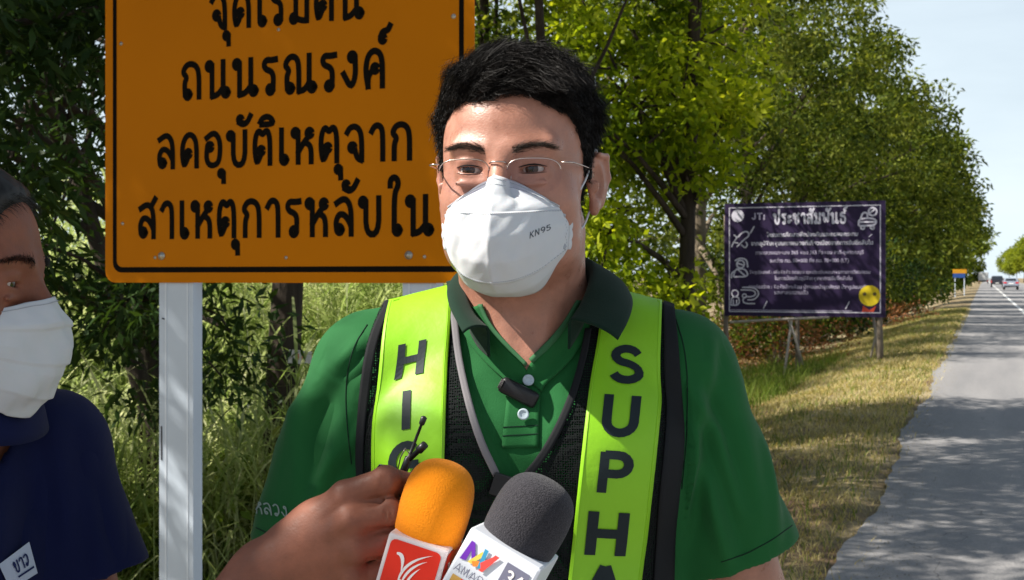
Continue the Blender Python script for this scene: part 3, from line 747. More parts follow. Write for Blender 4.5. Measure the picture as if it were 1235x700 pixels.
    for bx, by in ((637, 456), (631, 502)):
        c = fB(bx, by, .002)
        M_ = Matrix.Rotation(PI/2-.15, 3, 'X')
        mb = MB(); mb.lathe([(.0001, .0016), (.003, .0012), (.0042, .0022), (.0056, .0020), (.0058, .0008), (.0050, 0)], c, M_, 20); mb.build('button', BUTTON, shirt, True)

    # ---- vest
    fn = drape_fn(shb, .0046, 1.335); fb = drape_fn(shb, .0062, 1.335); fl = drape_fn(shb, .0070, 1.335); ft = drape_fn(shb, .0084, 1.335)
    vest, _, _ = ruled([(468, 360), (447, 400), (436, 450), (432, 520), (432, 600), (436, 700), (440, 790)],
                       [(546, 335), (551, 400), (560, 465), (578, 530), (603, 580), (606, 700), (606, 790)], 30, 90, fn, 'vest', NET, man, .0008)
    ruled([(712, 385), (704, 440), (690, 490), (662, 545), (628, 582), (622, 700), (622, 790)],
          [(800, 362), (812, 420), (816, 480), (814, 540), (806, 600), (800, 700), (796, 790)], 30, 90, fn, 'side_panel', NET, vest, .0008)
    # back panel, laid on from behind
    V = []; nu, nv = 30, 36
    for i in range(nv):
        for j in range(nu):
            z = 1.47-.56*i/(nv-1); wd_ = .155 if i > 12 else .115+.04*abs(i-6)/6; x = cx+(-1+2*j/(nu-1))*wd_
            l, n, ii, d = shb.ray_cast(Vector((x, 2, z)), Vector((0, -1, 0)))
            if l is None: l, n, ii, d = shb.find_nearest(Vector((x, cy+.04, z)))
            V.append(l+n*.004)
    Q = [(i*nu+j, i*nu+j+1, (i+1)*nu+j+1, (i+1)*nu+j) for i in range(nv-1) for j in range(nu-1)]
    link('back_panel', mesh('back_panel', V, Q), NET, vest)
    # black edge bands and grey piping
    ruled([(466, 372), (447, 405), (437, 450), (433, 520), (433, 600), (436, 700), (440, 790)], [(478, 366), (458, 405), (449, 450), (444, 520), (444, 600), (447, 700), (450, 790)], 5, 80, fb, 'binding', BLACKF, vest, .0018)
    ruled([(799, 370), (801, 420), (800, 480), (797, 540), (790, 600), (783, 700), (780, 790)], [(812, 374), (818, 420), (821, 480), (819, 540), (812, 600), (806, 700), (803, 790)], 6, 80, fb, 'binding', BLACKF, vest, .0018)
    ruled([(541, 340), (546, 400), (555, 467), (573, 532), (594, 574)], [(549, 336), (554, 400), (563, 465), (581, 528), (602, 570)], 4, 60, fb, 'piping', PIPING, vest, .0022)
    ruled([(704, 400), (697, 440), (684, 488), (656, 542), (624, 578)], [(712, 400), (705, 442), (692, 492), (664, 548), (630, 586)], 4, 60, fb, 'binding', BLACKF, vest, .0022)
    # neck closure
    mb = MB(); c = fb(603, 583, .004); mb.box(c, (.018, .006, .022), Matrix.Rotation(.3, 3, 'Y')); c = fb(628, 585, .004); mb.box(c, (.014, .005, .018), Matrix.Rotation(-.3, 3, 'Y'))
    c = fb(615, 592, .005); mb.box(c, (.026, .004, .006)); mb.build('buckle', PBLACK, vest, bevel=.0012)
    # lime bands with letters
    LA = [(477, 352), (463, 392), (457, 450), (455, 520), (455, 600), (455, 700), (455, 790)]; LB = [(548, 330), (545, 392), (541, 450), (538, 520), (536, 600), (535, 700), (535, 790)]
    RA = [(729, 348), (721, 400), (711, 460), (702, 540), (693, 620), (683, 700), (676, 790)]; RB = [(797, 355), (797, 400), (795, 460), (788, 540), (779, 620), (768, 700), (760, 790)]
    ls, A1, B1 = ruled(LA, LB, 16, 110, fl, 'reflective_band', LIME, vest, .0008)
    rs, A2, B2 = ruled(RA, RB, 16, 110, fl, 'reflective_band', LIME, vest, .0008)
    def strip_map(A, B, row0, hgt, asp, f, ch):
        """map glyph space to the band: the letter's foot at pixel row row0+hgt"""
        def q(u, z, k, w0=TG[ch][0]-.12):
            py = row0+hgt*(1-z)
            i = 0
            while i < len(A)-2 and (A[i+1][1]+B[i+1][1])/2 < py: i += 1
            y0, y1 = (A[i][1]+B[i][1])/2, (A[i+1][1]+B[i+1][1])/2; t = (py-y0)/max(y1-y0, 1e-6)
            a0 = [A[i][n]*(1-t)+A[i+1][n]*t for n in (0, 1)]; b0 = [B[i][n]*(1-t)+B[i+1][n]*t for n in (0, 1)]; c = ((a0[0]+b0[0])/2, (a0[1]+b0[1])/2)
            dx, dy = b0[0]-a0[0], b0[1]-a0[1]; Lw = math.hypot(dx, dy)
            du = (u-.06-w0/2)*asp
            return f(c[0]+(py-c[1])*-.0+dx/Lw*du, py+dy/Lw*du, k)
        return q
    for A, B, items in ((A1, B1, [('H', 416, 42, 46), ('I', 476, 44, 46), ('G', 534, 44, 42), ('H', 594, 42, 46)]), (A2, B2, [('S', 421, 46, 51), ('U', 482, 46, 52), ('P', 546, 46, 52), ('H', 614, 54, 60), ('A', 682, 54, 62)])):
        for ch, r0, hg, asp in items:
            if ch not in TG: continue
            V, Fc = textmesh(ch, .21, strip_map(A, B, r0, hg, asp, ft, ch), 0, True, 6)
            link('letter', mesh('letter', V, Fc), LETTER, vest, smooth=False)
    mb = MB()                                          # stitching lines along the bands
    for A, B in ((A1, B1), (A2, B2)):
        for u in (.04, .96):
            mb.tube([fl(a[0]*(1-u)+b[0]*u, a[1]*(1-u)+b[1]*u, .0006) for a, b in zip(A, B)], .00045, 4)
    mb.build('stitching', mat('stitch_lime', (.30, .62, .03), rough=.7), vest)

    # ---- face mask, panels folded like a beak
    RW = [  # centre, middle, side : local coordinates of the face; z of the top edge to the bottom edge
        [(0, -.121, -.009), (.018, -.110, -.015), (.040, -.091, -.026), (.0605, -.058, -.037)],
        [(0, -.131, -.030), (.020, -.121, -.030), (.042, -.101, -.034), (.0625, -.056, -.0385)],
        [(0, -.140, -.046), (.021, -.129, -.045), (.044, -.106, -.043), (.0665, -.052, -.040)],
        [(0, -.144, -.070), (.022, -.133, -.068), (.046, -.109, -.062), (.0690, -.050, -.053)],
        [(0, -.140, -.094), (.021, -.130, -.091), (.044, -.105, -.082), (.0690, -.050, -.066)],
        [(0, -.128, -.114), (.020, -.118, -.111), (.042, -.096, -.101), (.0670, -.050, -.079)],
        [(0, -.110, -.122), (.019, -.102, -.120), (.039, -.084, -.111), (.0625, -.050, -.085)],
        [(0, -.090, -.126), (.018, -.083, -.125), (.036, -.068, -.117), (.0590, -.048, -.088)]]
    RW = [[(x*(1-.085*(x/.066)**1.0), y-.011*(x/.066)**2*(x > .03), z) for x, y, z in r_] for r_ in RW]
    def msk(u, v, off=0):    # u -1..1 across, v 0..7 down
        i = min(int(v), 6); t = v-i; a = abs(u)*3; j = min(int(a), 2); f_ = a-j
        def pt(r):
            r = [Vector(q) for q in r]; p0, p1, p2, p3 = r[max(j-1, 0)], r[j], r[j+1], r[min(j+2, 3)]
            if j == 0: p0 = r[0]*2-r[1]-Vector((0, .003, 0))
            return .5*((2*p1)+(p2-p0)*f_+(2*p0-5*p1+4*p2-p3)*f_*f_+(3*p1-p0-3*p2+p3)*f_**3)
        a_, b_ = pt(RW[i]), pt(RW[i+1]); q = a_.lerp(b_, t)
        q = q+Vector((0, -.0025*math.sin(PI*t) if i in (0, 1) else 0, 0))
        if 2 <= v <= 5: q.y -= .0035*math.sin(PI*(v-2)/3)*(1-u*u)
        q.y += .0008*math.sin(u*7+v*1.7)*(1-abs(u))+.0005*math.sin(u*16-v*2.9)+.0003*math.sin(u*23+v*7.1)
        if 2 <= v <= 5: q.y += .0022*math.exp(-((u+.45+.12*(v-3))/.08)**2)-.0018*math.exp(-((u+.62+.1*(v-3))/.07)**2)
        q.x *= (1 if u >= 0 else -1)
        wr = max(max(0, 1-v/2)**1.3, max(0, (v-6.2)/.8)*.8)
        if wr > 0:
            o_ = MH @ Vector((q.x, -.3, q.z)); l, n, ii, dd = hb.ray_cast(o_, MH.to_3x3() @ Vector((0, 1, 0)))
            if l is not None:
                yl = (Mi @ l).y-.0022; q.y += (min(yl, q.y+.03)-q.y)*wr
        if off: q = q+Vector((q.x*.6, -.09, 0)).normalized()*off
        return MH @ q
    def maskpanel(v0, v1, name, par, off=0, nv=18, nu=61):
        V = [msk(-1+2*j/(nu-1), v0+(v1-v0)*i/(nv-1), off) for i in range(nv) for j in range(nu)]
        Q = [(i*nu+j, (i+1)*nu+j, (i+1)*nu+j+1, i*nu+j+1) for i in range(nv-1) for j in range(nu-1)]
        o = link(name, mesh(name, V, Q), MASKW, par); md = o.modifiers.new('solid', 'SOLIDIFY'); md.thickness = .0012; md.offset = 0; return o
    fm = maskpanel(2, 5, 'face_mask', man, .0010, 30)
    maskpanel(0, 2.12, 'top_flap', fm, 0); maskpanel(4.9, 7, 'chin_flap', fm, 0)
    mb = MB()
    def dashes(v, u0, u1, n, off, dv=0, sz=(.0017, .0006)):
        for i in range(n):
            u = u0+(u1-u0)*(i+.25)/n; u2 = u0+(u1-u0)*(i+.8)/n
            mb.tube([msk(u, v+dv*abs(u), off), msk((u+u2)/2, v+dv*abs(u), off+.0002), msk(u2, v+dv*abs(u2), off)], sz[1]*.8, 4)
    for v in (.16, .42): dashes(v, -.97, .97, 76, .0009)
    dashes(2.06, -.97, .97, 66, .0018); dashes(4.9, -.97, .97, 62, .0018)
    for s in (-1, 1):
        for k in range(13): mb.tube([msk(s*(.955-.012*math.cos(k*1.6)), 2.1+2.8*k/12.5, .0019), msk(s*(.955-.012*math.cos(k*1.6)), 2.1+2.8*(k+.6)/12.5, .0019)], .00035, 4)
    mb.build('stitching', MASKS, fm)
    for s in (-1, 1):        # scalloped tabs and weld spots
        mb = MB(); V = []
        n = 24
        for i in range(n+1):
            v = 2+3*i/n; p = msk(s*1.0, v, .001); o_ = MH.to_3x3() @ Vector((s*(.0022+.0010*abs(math.sin(i*PI/6))), .0042, 0))
            V += [p, p+o_]
        Q = [(2*i, 2*i+1, 2*i+3, 2*i+2) for i in range(n)]
        o = link('tab', mesh('tab', V, Q), MASKW, fm); md = o.modifiers.new('s', 'SOLIDIFY'); md.thickness = .0014; md.offset = 0
        for vv in (2.35, 4.55):
            mb = MB()
            c = msk(s*.93, vv, .0018); nr = MH.to_3x3() @ Vector((s*.75, -.65, 0)); mb.lathe([(.0001, .0004), (.0026, .0003), (.003, 0)], c, Vector((0, 0, 1)).rotation_difference(nr).to_matrix(), 14); mb.build('weld_spot', MASKS, fm, True)
        # ear loop: from the upper tab over the ear, down behind and back to the lower tab
        a = msk(s*.965, 2.2, .0015); b = msk(s*.965, 4.7, .0015)
        L3 = [Mi @ a, Vector((s*.0735, -.018, -.008)), Vector((s*.0790, -.002, .020)), Vector((s*.0810, .016, .026)), Vector((s*.081, .026, .004)), Vector((s*.079, .020, -.024)), Vector((s*.0745, .004, -.040)), Vector((s*.0715, -.020, -.055)), Mi @ b]
        pp = []
        for i in range(len(L3)-1):
            for t in (0, .25, .5, .75):
                p0, p1, p2, p3 = L3[max(i-1, 0)], L3[i], L3[i+1], L3[min(i+2, len(L3)-1)]
                pp.append(MH @ (.5*((2*p1)+(p2-p0)*t+(2*p0-5*p1+4*p2-p3)*t*t+(3*p1-p0-3*p2+p3)*t**3)))
        pp.append(b)
        mb = MB(); mb.tube(pp, .0011, 6); mb.build('ear_loop', MASKW, fm, True)
    # KN95 stamp
    def stamp(u, z, k):
        return msk(.545+u*.072, 3.28-z*.30-u*.05, .0019+k)
    V, Fc = textmesh('KN95', .15, stamp, .03, True, 3); link('stamp', mesh('stamp', V, Fc), mat('stamp_ink', (.10, .11, .13), rough=.8), fm, smooth=False)

    # ---- glasses
    gl = MB(); loc = lambda x, y, z: MH @ Vector((x, y, z))
    def lensy(x): return -.1035+.35*(abs(x)-.03)**2*18*.35+abs(x)*.10
    glasses = None
    def lens_outline(s):
        o = []
        for a in range(36):
            t = 2*PI*a/36; cxl, czl = s*.0345, -.0085
            ex, ez = math.cos(t), math.sin(t); pw = .62
            x = cxl+.0262*math.copysign(abs(ex)**pw, ex); z = czl+.0165*math.copysign(abs(ez)**pw, ez)
            if ez < 0: x = cxl+(x-cxl)*(1-.10*abs(ez))
            o.append((x, lensy(x)+.004*(z-czl)/.0165*-.3, z))
        return o
    for s in (-1, 1):    # wire over the top of each lens
        o = lens_outline(s); topw = [p for p in o if p[2] > -.003]; topw.sort(key=lambda p: p[0])
        gl.tube([loc(*p) for p in topw], .00062, 6)
    gl.tube([loc(-.0085, lensy(.0085)-.0005, .0035), loc(-.006, -.1045, .0045), loc(0, -.1060, .0048), loc(.006, -.1045, .0045), loc(.0085, lensy(.0085)-.0005, .0035)], .0008, 6)
    for s in (-1, 1):
        gl.tube([loc(s*.0605, lensy(.0605), .004), loc(s*.0685, -.0940, .004), loc(s*.0725, -.086, .004)], .0009, 6)
        gl.tube([loc(s*.008, lensy(.008), .001), loc(s*.0075, -.0985, -.004), loc(s*.0085, -.096, -.008)], .0004, 5)
    fr = gl.build('glasses', METAL, man, True)
    for s in (-1, 1):
        mb = MB(); mb.tube([loc(s*.0725, -.086, .004), loc(s*.0755, -.05, .0045), loc(s*.0785, -.008, .005), loc(s*.079, .010, -.004), loc(s*.077, .022, -.022)], [.0008, .0007, .0007, .0011, .0013], 6)
        mb.build('temple_arm', METAL, fr, True)
        o = lens_outline(s); V = [loc(*p) for p in o]+[loc(p[0], p[1]+.0012, p[2]) for p in o]; n = len(o)
        mb = MB(); mb.add(V, [tuple(range(n)), tuple(range(2*n-1, n-1, -1))]+[(i, n+i, n+(i+1) % n, (i+1) % n) for i in range(n)]); mb.build('lens', GLASS, fr)
        mb = MB(); mb.lathe([(.0002, 0), (.0026, .0006), (.0034, 0), (.0026, -.0006)], loc(s*.0095, -.094, -.010), MH.to_3x3() @ Matrix.Rotation(s*-.7, 3, 'Z') @ Matrix.Rotation(PI/2, 3, 'X'), 12); mb.build('nose_pad', mat('pad_clear', (.6, .55, .5), rough=.2), fr, True)
    # ---- trousers and shoes
    G = SDF((-.26, 1.10, .03), (.30, 1.58, .98), .008)
    G.ell((cx, cy, .92), (.158, .112, .10), .03)
    for s in (-1, 1): G.cone((cx+s*.08, cy, .86), (cx+s*.10, cy, .48), .098, .075, .03); G.cone((cx+s*.10, cy, .48), (cx+s*.105, cy+.015, .07), .072, .060, .02)
    V, Q = G.out(0); link('trousers', fastmesh('trousers', relax(V, Q, 2), Q), TROUS, man)
    for s in (-1, 1):
        G = SDF((cx+s*.105-.08, 1.12, -.01), (cx+s*.105+.08, 1.46, .14), .005)
        G.ell((cx+s*.11, cy-.09, .035), (.047, .12, .035), .02); G.ell((cx+s*.105, cy+.03, .05), (.040, .055, .05), .03); G.half((0, 0, .004), (0, 0, -1))
        V, Q = G.out(0); link('shoe', fastmesh('shoe', V, Q), SHOE, man)
    # ---- clip-on microphone
    c = drape_fn(shirtb, .0085, 1.25)(625, 478)
    lm = empty('clip_microphone', c, label='small black clip-on microphone fastened beside the shirt buttons', cat='microphone')
    Mx = Matrix.Rotation(.47, 3, 'Y')
    mb = MB(); mb.box(c, (.041, .013, .0165), Mx); mb.build('microphone_body', PBLACK, lm, True, bevel=.0045)
    mb = MB(); mb.tube([c+Mx @ Vector((-.0185, -.0042, 0)), c+Mx @ Vector((-.0215, -.0042, 0))], .0052, 12); mb.build('grille', mat('grille_grey', (.10, .09, .09), rough=.5, bump=.6, bscale=900), lm)
    mb = MB(); mb.box(c+Vector((.004, .0075, -.002)), (.030, .003, .008), Mx); mb.build('clip', PBLACK, lm)
# ============================================================ the reporter in navy
if 'rep' in DO:
    rep = empty('person', (-.54, 1.20, 0), label='reporter in navy polo and pleated white mask stretching one arm towards the microphones', cat='person')
    RH = Matrix.Translation((-.556, 1.200, 1.498)) @ Matrix.Rotation(math.radians(90), 4, 'Z') @ Matrix.Rotation(math.radians(2), 4, 'X')
    G = SDF((-.69, 1.05, 1.24), (-.37, 1.37, 1.67), .0017)
    head_sdf(G, RH, .96, 1.0, .0019)
    G.cone((-.565, 1.245, 1.26), RH @ Vector((0, .03, -.08)), .066, .058, .03)
    V1, Q1 = G.out(1)
    G = SDF((-.86, .76, .02), (-.22, 1.52, 1.42), .005)
    YB = math.radians(68); fw = Vector((math.sin(YB), -math.cos(YB), 0)); lf = Vector((math.cos(YB), math.sin(YB), 0)); bc = Vector((-.575, 1.245, 0))
    rotb = Matrix.Rotation(YB, 3, 'Z')
    LS = Vector((-.492, 1.325, 1.318)); RS = bc-lf*.165+Vector((0, 0, 1.295))
    EL = Vector((-.37, .90, 1.10)); WR = P(322, 688, 1.005)
    def rtorso(G, o):
        G.ell(bc+Vector((0, 0, 1.17)), (.165+o, .108+o, .17+o), .04, 'add', rotb); G.ell(bc+fw*.01+Vector((0, 0, .98)), (.158+o, .118+o, .18+o), .04, 'add', rotb)
        G.cone(bc+Vector((0, 0, 1.34)), LS, .050+o, .050+o, .04); G.cone(bc+Vector((0, 0, 1.34)), RS, .050+o, .050+o, .04)
    rtorso(G, -.003)
    G.cone(LS, (-.432, 1.30, 1.06), .046, .038, .02); G.cone((-.432, 1.30, 1.06), (-.42, 1.24, .84), .038, .026, .01)
    G.cone((-.42, 1.24, .84), (-.418, 1.225, .76), .026, .029, .012)
    for i, L in enumerate((.075, .085, .08, .06)):
        a = Vector((-.418+.004*i, 1.190+i*.018, .745)); G.cone(a, a+Vector((-.004, -.006, -L*.5)), .009, .0085, .004); G.cone(a+Vector((-.004, -.006, -L*.5)), a+Vector((-.012, -.002, -L)), .0085, .007, .002)
    G.cone((-.42, 1.20, .79), (-.43, 1.165, .73), .012, .009, .01)
    G.cone(RS, EL, .047, .041, .02)
    for s in (-1, 1): G.cone(bc+lf*s*.085+Vector((0, 0, .86)), bc+lf*s*.1+Vector((0, 0, .1)), .08, .036, .03)
    V2, Q2 = G.out(0); V2 = relax(V2, Q2, 1)
    # forearm and hand, fine grain
    G = SDF((-.40, .86, 1.06), (-.055, 1.09, 1.385), .00155)
    G.cone(EL, WR, .038, .0245, .02); G.cone(EL.lerp(WR, .35)+Vector((0, 0, .003)), WR.lerp(EL, .3), .036, .027, .03)
    Fg = [  # knuckle row, then finger joints (pixel x, y, depth) and radii
        [(350, 655, 1.000), (417, 592, .988), (465, 573, .982), (495, 579, 1.004), (493, 594, 1.026)],
        [(354, 668, .996), (424, 622, .978), (470, 610, .980), (492, 617, 1.006), (486, 636, 1.030)],
        [(360, 682, .996), (426, 655, .978), (471, 647, .981), (491, 658, 1.008), (480, 670, 1.030)],
        [(366, 700, 1.000), (424, 688, .984), (460, 684, .986), (478, 694, 1.008), (470, 705, 1.026)]]
    RR = [(.0175, .0138, .0112, .0098, .0085), (.0180, .0145, .0116, .0100, .0085), (.0180, .0138, .0110, .0096, .0082), (.0170, .0122, .0096, .0086, .0074)]
    G.cone(WR, P(385, 648, .998), .0275, .024, .02)
    G.ell(P(392, 645, 1.0), (.033, .0155, .034), .02)
    for i in range(4):
        p = [P(*q) for q in Fg[i]]; r = RR[i]
        G.cone(p[0], p[1], r[0]*.96, r[1]*.94, .009)
        G.cone(p[1], p[2], r[1]*.90, r[2]*.95, .0025); G.cone(p[2], p[3], r[2]*1.03, r[3], .0025); G.cone(p[3], p[4], r[3], r[4], .0025)
        G.ell(p[1]+Vector((.001, -.0042, .001)), (.010, .0082, .0092), .007)      # knuckle
        G.ell(p[2]+Vector((.001, -.002, .001)), (.0095, .0075, .0095), .006)
        for t in (-.0016, .0016): G.cone(p[2]+Vector((t, -.0117, .005)), p[2]+Vector((t*1.4, -.0117, -.005)), .0012, .0012, .0016, 'sub')
    th_ = [P(355, 650, 1.012), P(405, 612, 1.040), P(448, 598, 1.052), P(480, 606, 1.046)]
    G.cone(th_[0], th_[1], .019, .0150, .012); G.cone(th_[1], th_[2], .0145, .0122, .004); G.cone(th_[2], th_[3], .0122, .0098, .003)
    G.cone(P(360, 660, .985), P(420, 622, .967), .0022, .0018, .006); G.cone(P(356, 650, .988), P(412, 595, .976), .0022, .0018, .006)   # tendons
    G.cone(P(372, 690, .985), P(398, 640, .976), .0015, .0012, .004)   # vein
    for a_, b_, r_ in (((446, 600, .972), (500, 596, .984), .0030), ((446, 633, .969), (497, 632, .982), .0030), ((444, 668, .972), (488, 669, .982), .0028)):
        G.cone(P(*a_), P(*b_), r_*.5, r_, .0030, 'sub')
    V3, Q3 = G.out(0); V3 = relax(V3, Q3, 1)
    V3 = V3-np.array([0, 0, .0045])*np.clip((V3[:, :1]+.34)/.1, 0, 1)
    me = fastmesh('body', np.concatenate([V1, V2, V3]), np.concatenate([Q1, Q2+len(V1), Q3+len(V1)+len(V2)]))
    link('body', me, SKIND, rep)
    eyes(RH, rep, (0, -1, -.12))
    # nails are turned away; eyebrows
    hb = bvh_of(V1, Q1); Ri = RH.inverted(); HV = xf(Ri, V1)
    rt, nn, cb = [], [], []
    for s in (-1, 1):
        for i in range(420):
            t = random.random(); x = s*(.012+.040*t); z = .019+.006*math.sin(min(t, .8)*PI*.78)-.004*t+random.gauss(0, 1)*(.0026*(1-t*.6))
            o = RH @ Vector((x, -.3, z)); l, n, ii, dd = hb.ray_cast(o, RH.to_3x3() @ Vector((0, 1, 0)))
            rt.append(l); nn.append(n); cb.append(RH.to_3x3() @ Vector((s*.9, -.1, .3-.55*t+random.gauss(0, .2))))
    V, Q = strands(np.array(rt), np.array(nn), np.array(cb), RNG.uniform(.006, .009, len(rt)), .3, .0004, .0003, 4, 5, .22)
    link('eyebrow', fastmesh('eyebrow', V, Q), HAIR, rep)
    # hair
    def scalp2(L):
        line = np.interp(L[:, 1], [-.2, -.088, -.060, -.044, -.022, -.004, .002, .032, .040, .06, .2], [.098, .093, .025, -.002, -.014, -.020, .026, .028, -.03, -.06, -.075])
        return L[:, 2]-line
    N_ = vnormals(fastmesh('tmp', V1, Q1)); s2 = scalp2(HV)
    G = SDF((-.69, 1.06, 1.38), (-.40, 1.36, 1.68), .0025); head_sdf(G, RH, .96)
    X = G.coords(); pts = np.stack(np.broadcast_arrays(*X), -1).reshape(-1, 3); Lc = xf(Ri, pts); t_ = np.clip(scalp2(Lc)/.03, -1, 1)
    G.D = (G.D.reshape(-1)-np.where(t_ > 0, .002+.006*np.clip(t_*1.6, 0, 1)+vnoise(Lc, 240, 4)*.0015, -.012*np.minimum(1, -t_*4))).reshape(G.D.shape).astype(np.float32)
    V, Q = G.out(0)
    idx = np.where((s2 > 0) & (HV[:, 2] > -.08) & (np.abs(HV[:, 0]) < .079))[0]; pk = RNG.choice(idx, 12000); Nr = N_[pk].astype(float); hv = HV[pk]
    cb = np.stack([.5+0*hv[:, 0], .2+.0*hv[:, 0], -.7+0*hv[:, 0]], 1)+.35*np.stack([vnoise(hv, 120, 41), vnoise(hv, 120, 42), vnoise(hv, 120, 43)], 1)
    cb = cb @ np.array(RH.to_3x3()).T; cb -= Nr*(cb*Nr).sum(1, keepdims=True)*.9
    Vs, Qs = strands(V1[pk], Nr, cb, .022*RNG.uniform(.6, 1.2, len(pk)), .5, np.full(len(pk), .0012), .00036, 6, 21, .5)
    link('hair', fastmesh('hair', np.concatenate([V, Vs]), np.concatenate([Q, Qs+len(V)])), HAIRG, rep)
    # pleated mask
    RW2 = [[(0, -.116, -.012), (.022, -.103, -.017), (.046, -.072, -.026), (.0665, -.034, -.033)],
           [(0, -.131, -.034), (.024, -.117, -.038), (.048, -.082, -.040), (.0685, -.034, -.043)],
           [(0, -.132, -.060), (.025, -.113, -.062), (.050, -.083, -.058), (.0690, -.034, -.055)],
           [(0, -.126, -.088), (.025, -.110, -.086), (.048, -.080, -.077), (.0680, -.034, -.067)],
           [(0, -.112, -.112), (.023, -.102, -.108), (.045, -.074, -.096), (.0650, -.033, -.078)],
           [(0, -.090, -.130), (.020, -.082, -.126), (.040, -.062, -.112), (.0610, -.032, -.088)]]
    def msk2(u, v):
        i = min(int(v), 4); t = v-i; a = abs(u)*3; j = min(int(a), 2); f_ = a-j
        def pt(r):
            r = [Vector(q) for q in r]; p1, p2, p3 = r[j], r[j+1], r[min(j+2, 3)]; p0 = r[j-1] if j else Vector((-r[1].x, r[1].y, r[1].z))
            return .5*((2*p1)+(p2-p0)*f_+(2*p0-5*p1+4*p2-p3)*f_*f_+(3*p1-p0-3*p2+p3)*f_**3)
        q = pt(RW2[i]).lerp(pt(RW2[i+1]), t)
        ph = (v*.72+.1) % 1; q.y -= (.0030*(3*ph*ph-2*ph**3)-.001)*(1-.5*abs(u)); q.y += .0016*math.sin(v*2.1+u*5)+.0012*math.sin(u*11+v*2.3)
        q.y += .0010*math.sin(u*13+v)+.0008*math.sin(u*29-v*3)
        if u < 0: q.x = -q.x
        return RH @ q
    nu, nv = 61, 76; V = [msk2(-1+2*j/(nu-1), 5*i/(nv-1)) for i in range(nv) for j in range(nu)]
    Q = [(i*nu+j, (i+1)*nu+j, (i+1)*nu+j+1, i*nu+j+1) for i in range(nv-1) for j in range(nu-1)]
    fm2 = link('face_mask', mesh('face_mask', V, Q), MASKW, rep); md = fm2.modifiers.new('s', 'SOLIDIFY'); md.thickness = .001
    for s in (-1, 1):
        for v0, l2 in ((.1, [(.077, -.012, -.01), (.081, .010, .022)]), (4.9, [(.074, -.01, -.06), (.080, .018, -.03)])):
            mb = MB(); mb.tube([msk2(s*.98, v0)]+[RH @ Vector((s*a, b, c)) for a, b, c in l2], .0013, 6); mb.build('ear_loop', MASKW, fm2, True)
    mb = MB(); mb.tube([msk2(-.9+1.8*i/40, .18)+(RH.to_3x3() @ Vector((0, -.0008, 0))) for i in range(41)], .0006, 4); mb.build('nose_wire_seam', MASKS, fm2)
    # polo
    def rsl(G, o):
        G.cone(LS, (-.424, 1.302, 1.13), .053+o, .064+o, .03); G.cone(RS, RS.lerp(EL, .72), .056+o, .062+o, .03)
    lo, hi = (-.80, .84, .80), (-.32, 1.46, 1.44)
    G = SDF(lo, hi, .003); rtorso(G, .007); rsl(G, .003); Gi = SDF(lo, hi, .003); rtorso(Gi, .002); rsl(Gi, -.002)
    Vsm, Qsm = G.out(1); nb = bvh_of(Vsm, Qsm)
    G.D = np.maximum(G.D, -Gi.D)
    X = G.coords()
    ax = Vector((.04, 0, -.17)).normalized(); pc = P(203, 684, 1.302); d = (X[0]-pc.x+.06)*ax.x+(X[1]-1.302)*ax.y+(X[2]-pc.z+.005)*ax.z
    G.D = np.where((X[0] > -.50) & (X[1] > 1.235) & (X[2] < 1.23), np.maximum(G.D, d), G.D).astype(np.float32)
    ax = (EL-RS).normalized(); pc = RS.lerp(EL, .66); d = (X[0]-pc.x)*ax.x+(X[1]-pc.y)*ax.y+(X[2]-pc.z)*ax.z
    G.D = np.where((X[1] < 1.07)+0*X[0]+0*X[2] > 0, np.maximum(G.D, d), G.D).astype(np.float32)
    G.cone((-.568, 1.242, 1.31), (-.545, 1.20, 1.48), .064, .068, 0, 'sub')
    V, Q = G.out(1); V = relax(V, Q, 1); N = vnormals(fastmesh('t', V, Q))
    V = cloth_disp(V, N, [(-.47, 1.36, -.44, 1.20, .012, .006, 0), (-.50, 1.34, -.49, 1.18, .014, .008, 0), (-.44, 1.30, -.41, 1.19, .008, .004, 0), (-.54, 1.32, -.56, 1.16, .014, .006, 0)], .0016)
    sh2 = link('shirt', fastmesh('shirt', V, Q), NAVY, rep); sb2 = bvh_of(V, Q)
    # collar and patch
    mb = MB(); V = []; n = 50
    for i in range(n):
        a = 2*PI*(i/(n-1))*.93-.2; dr = rotb @ Vector((math.cos(a+PI/2+.4), math.sin(a+PI/2+.4), 0)); open_ = max(0, -dr.dot(Vector((-fw.x, -fw.y, 0))))
        c = Vector((-.560, 1.230, 0)); z = 1.412-.030*open_
        for q in range(8):
            u = q/7; p = c+dr*(.066+.004*math.sin(PI*u)+.030*u)+Vector((0, 0, z-.038*u*u-.004*u+.006*math.sin(PI*u))); V.append(p)
    Q = [(i*8+j, i*8+j+1, (i+1)*8+j+1, (i+1)*8+j) for i in range(n-1) for j in range(7)]
    o = link('collar', mesh('collar', V, Q), NAVY, sh2); md = o.modifiers.new('s', 'SOLIDIFY'); md.thickness = .003
    fp = drape_fn(nb, .0055, 1.16); quad = [(-6, 682), (30, 655), (40, 692), (8, 712)]
    def pq(u, v): return ((quad[0][0]*(1-u)+quad[1][0]*u)*(1-v)+(quad[3][0]*(1-u)+quad[2][0]*u)*v, (quad[0][1]*(1-u)+quad[1][1]*u)*(1-v)+(quad[3][1]*(1-u)+quad[2][1]*u)*v)
    V = [fp(*pq(j/7, i/7)) for i in range(8) for j in range(8)]; Q = [(i*8+j, (i+1)*8+j, (i+1)*8+j+1, i*8+j+1) for i in range(7) for j in range(7)]
    pt_ = link('name_patch', mesh('name_patch', V, Q), mat('patch_white', (.45, .50, .62), rough=.8), sh2)
    V, Fc = textmesh('ขาว', .17, lambda u, z, k: fp(*pq(.34+u*.24, .60-z*.36), .0009+k), .04); INKB = mat('ink_navy', (.01, .02, .09), rough=.7)
    link('lettering', mesh('lettering', V, Fc), INKB, pt_, smooth=False)
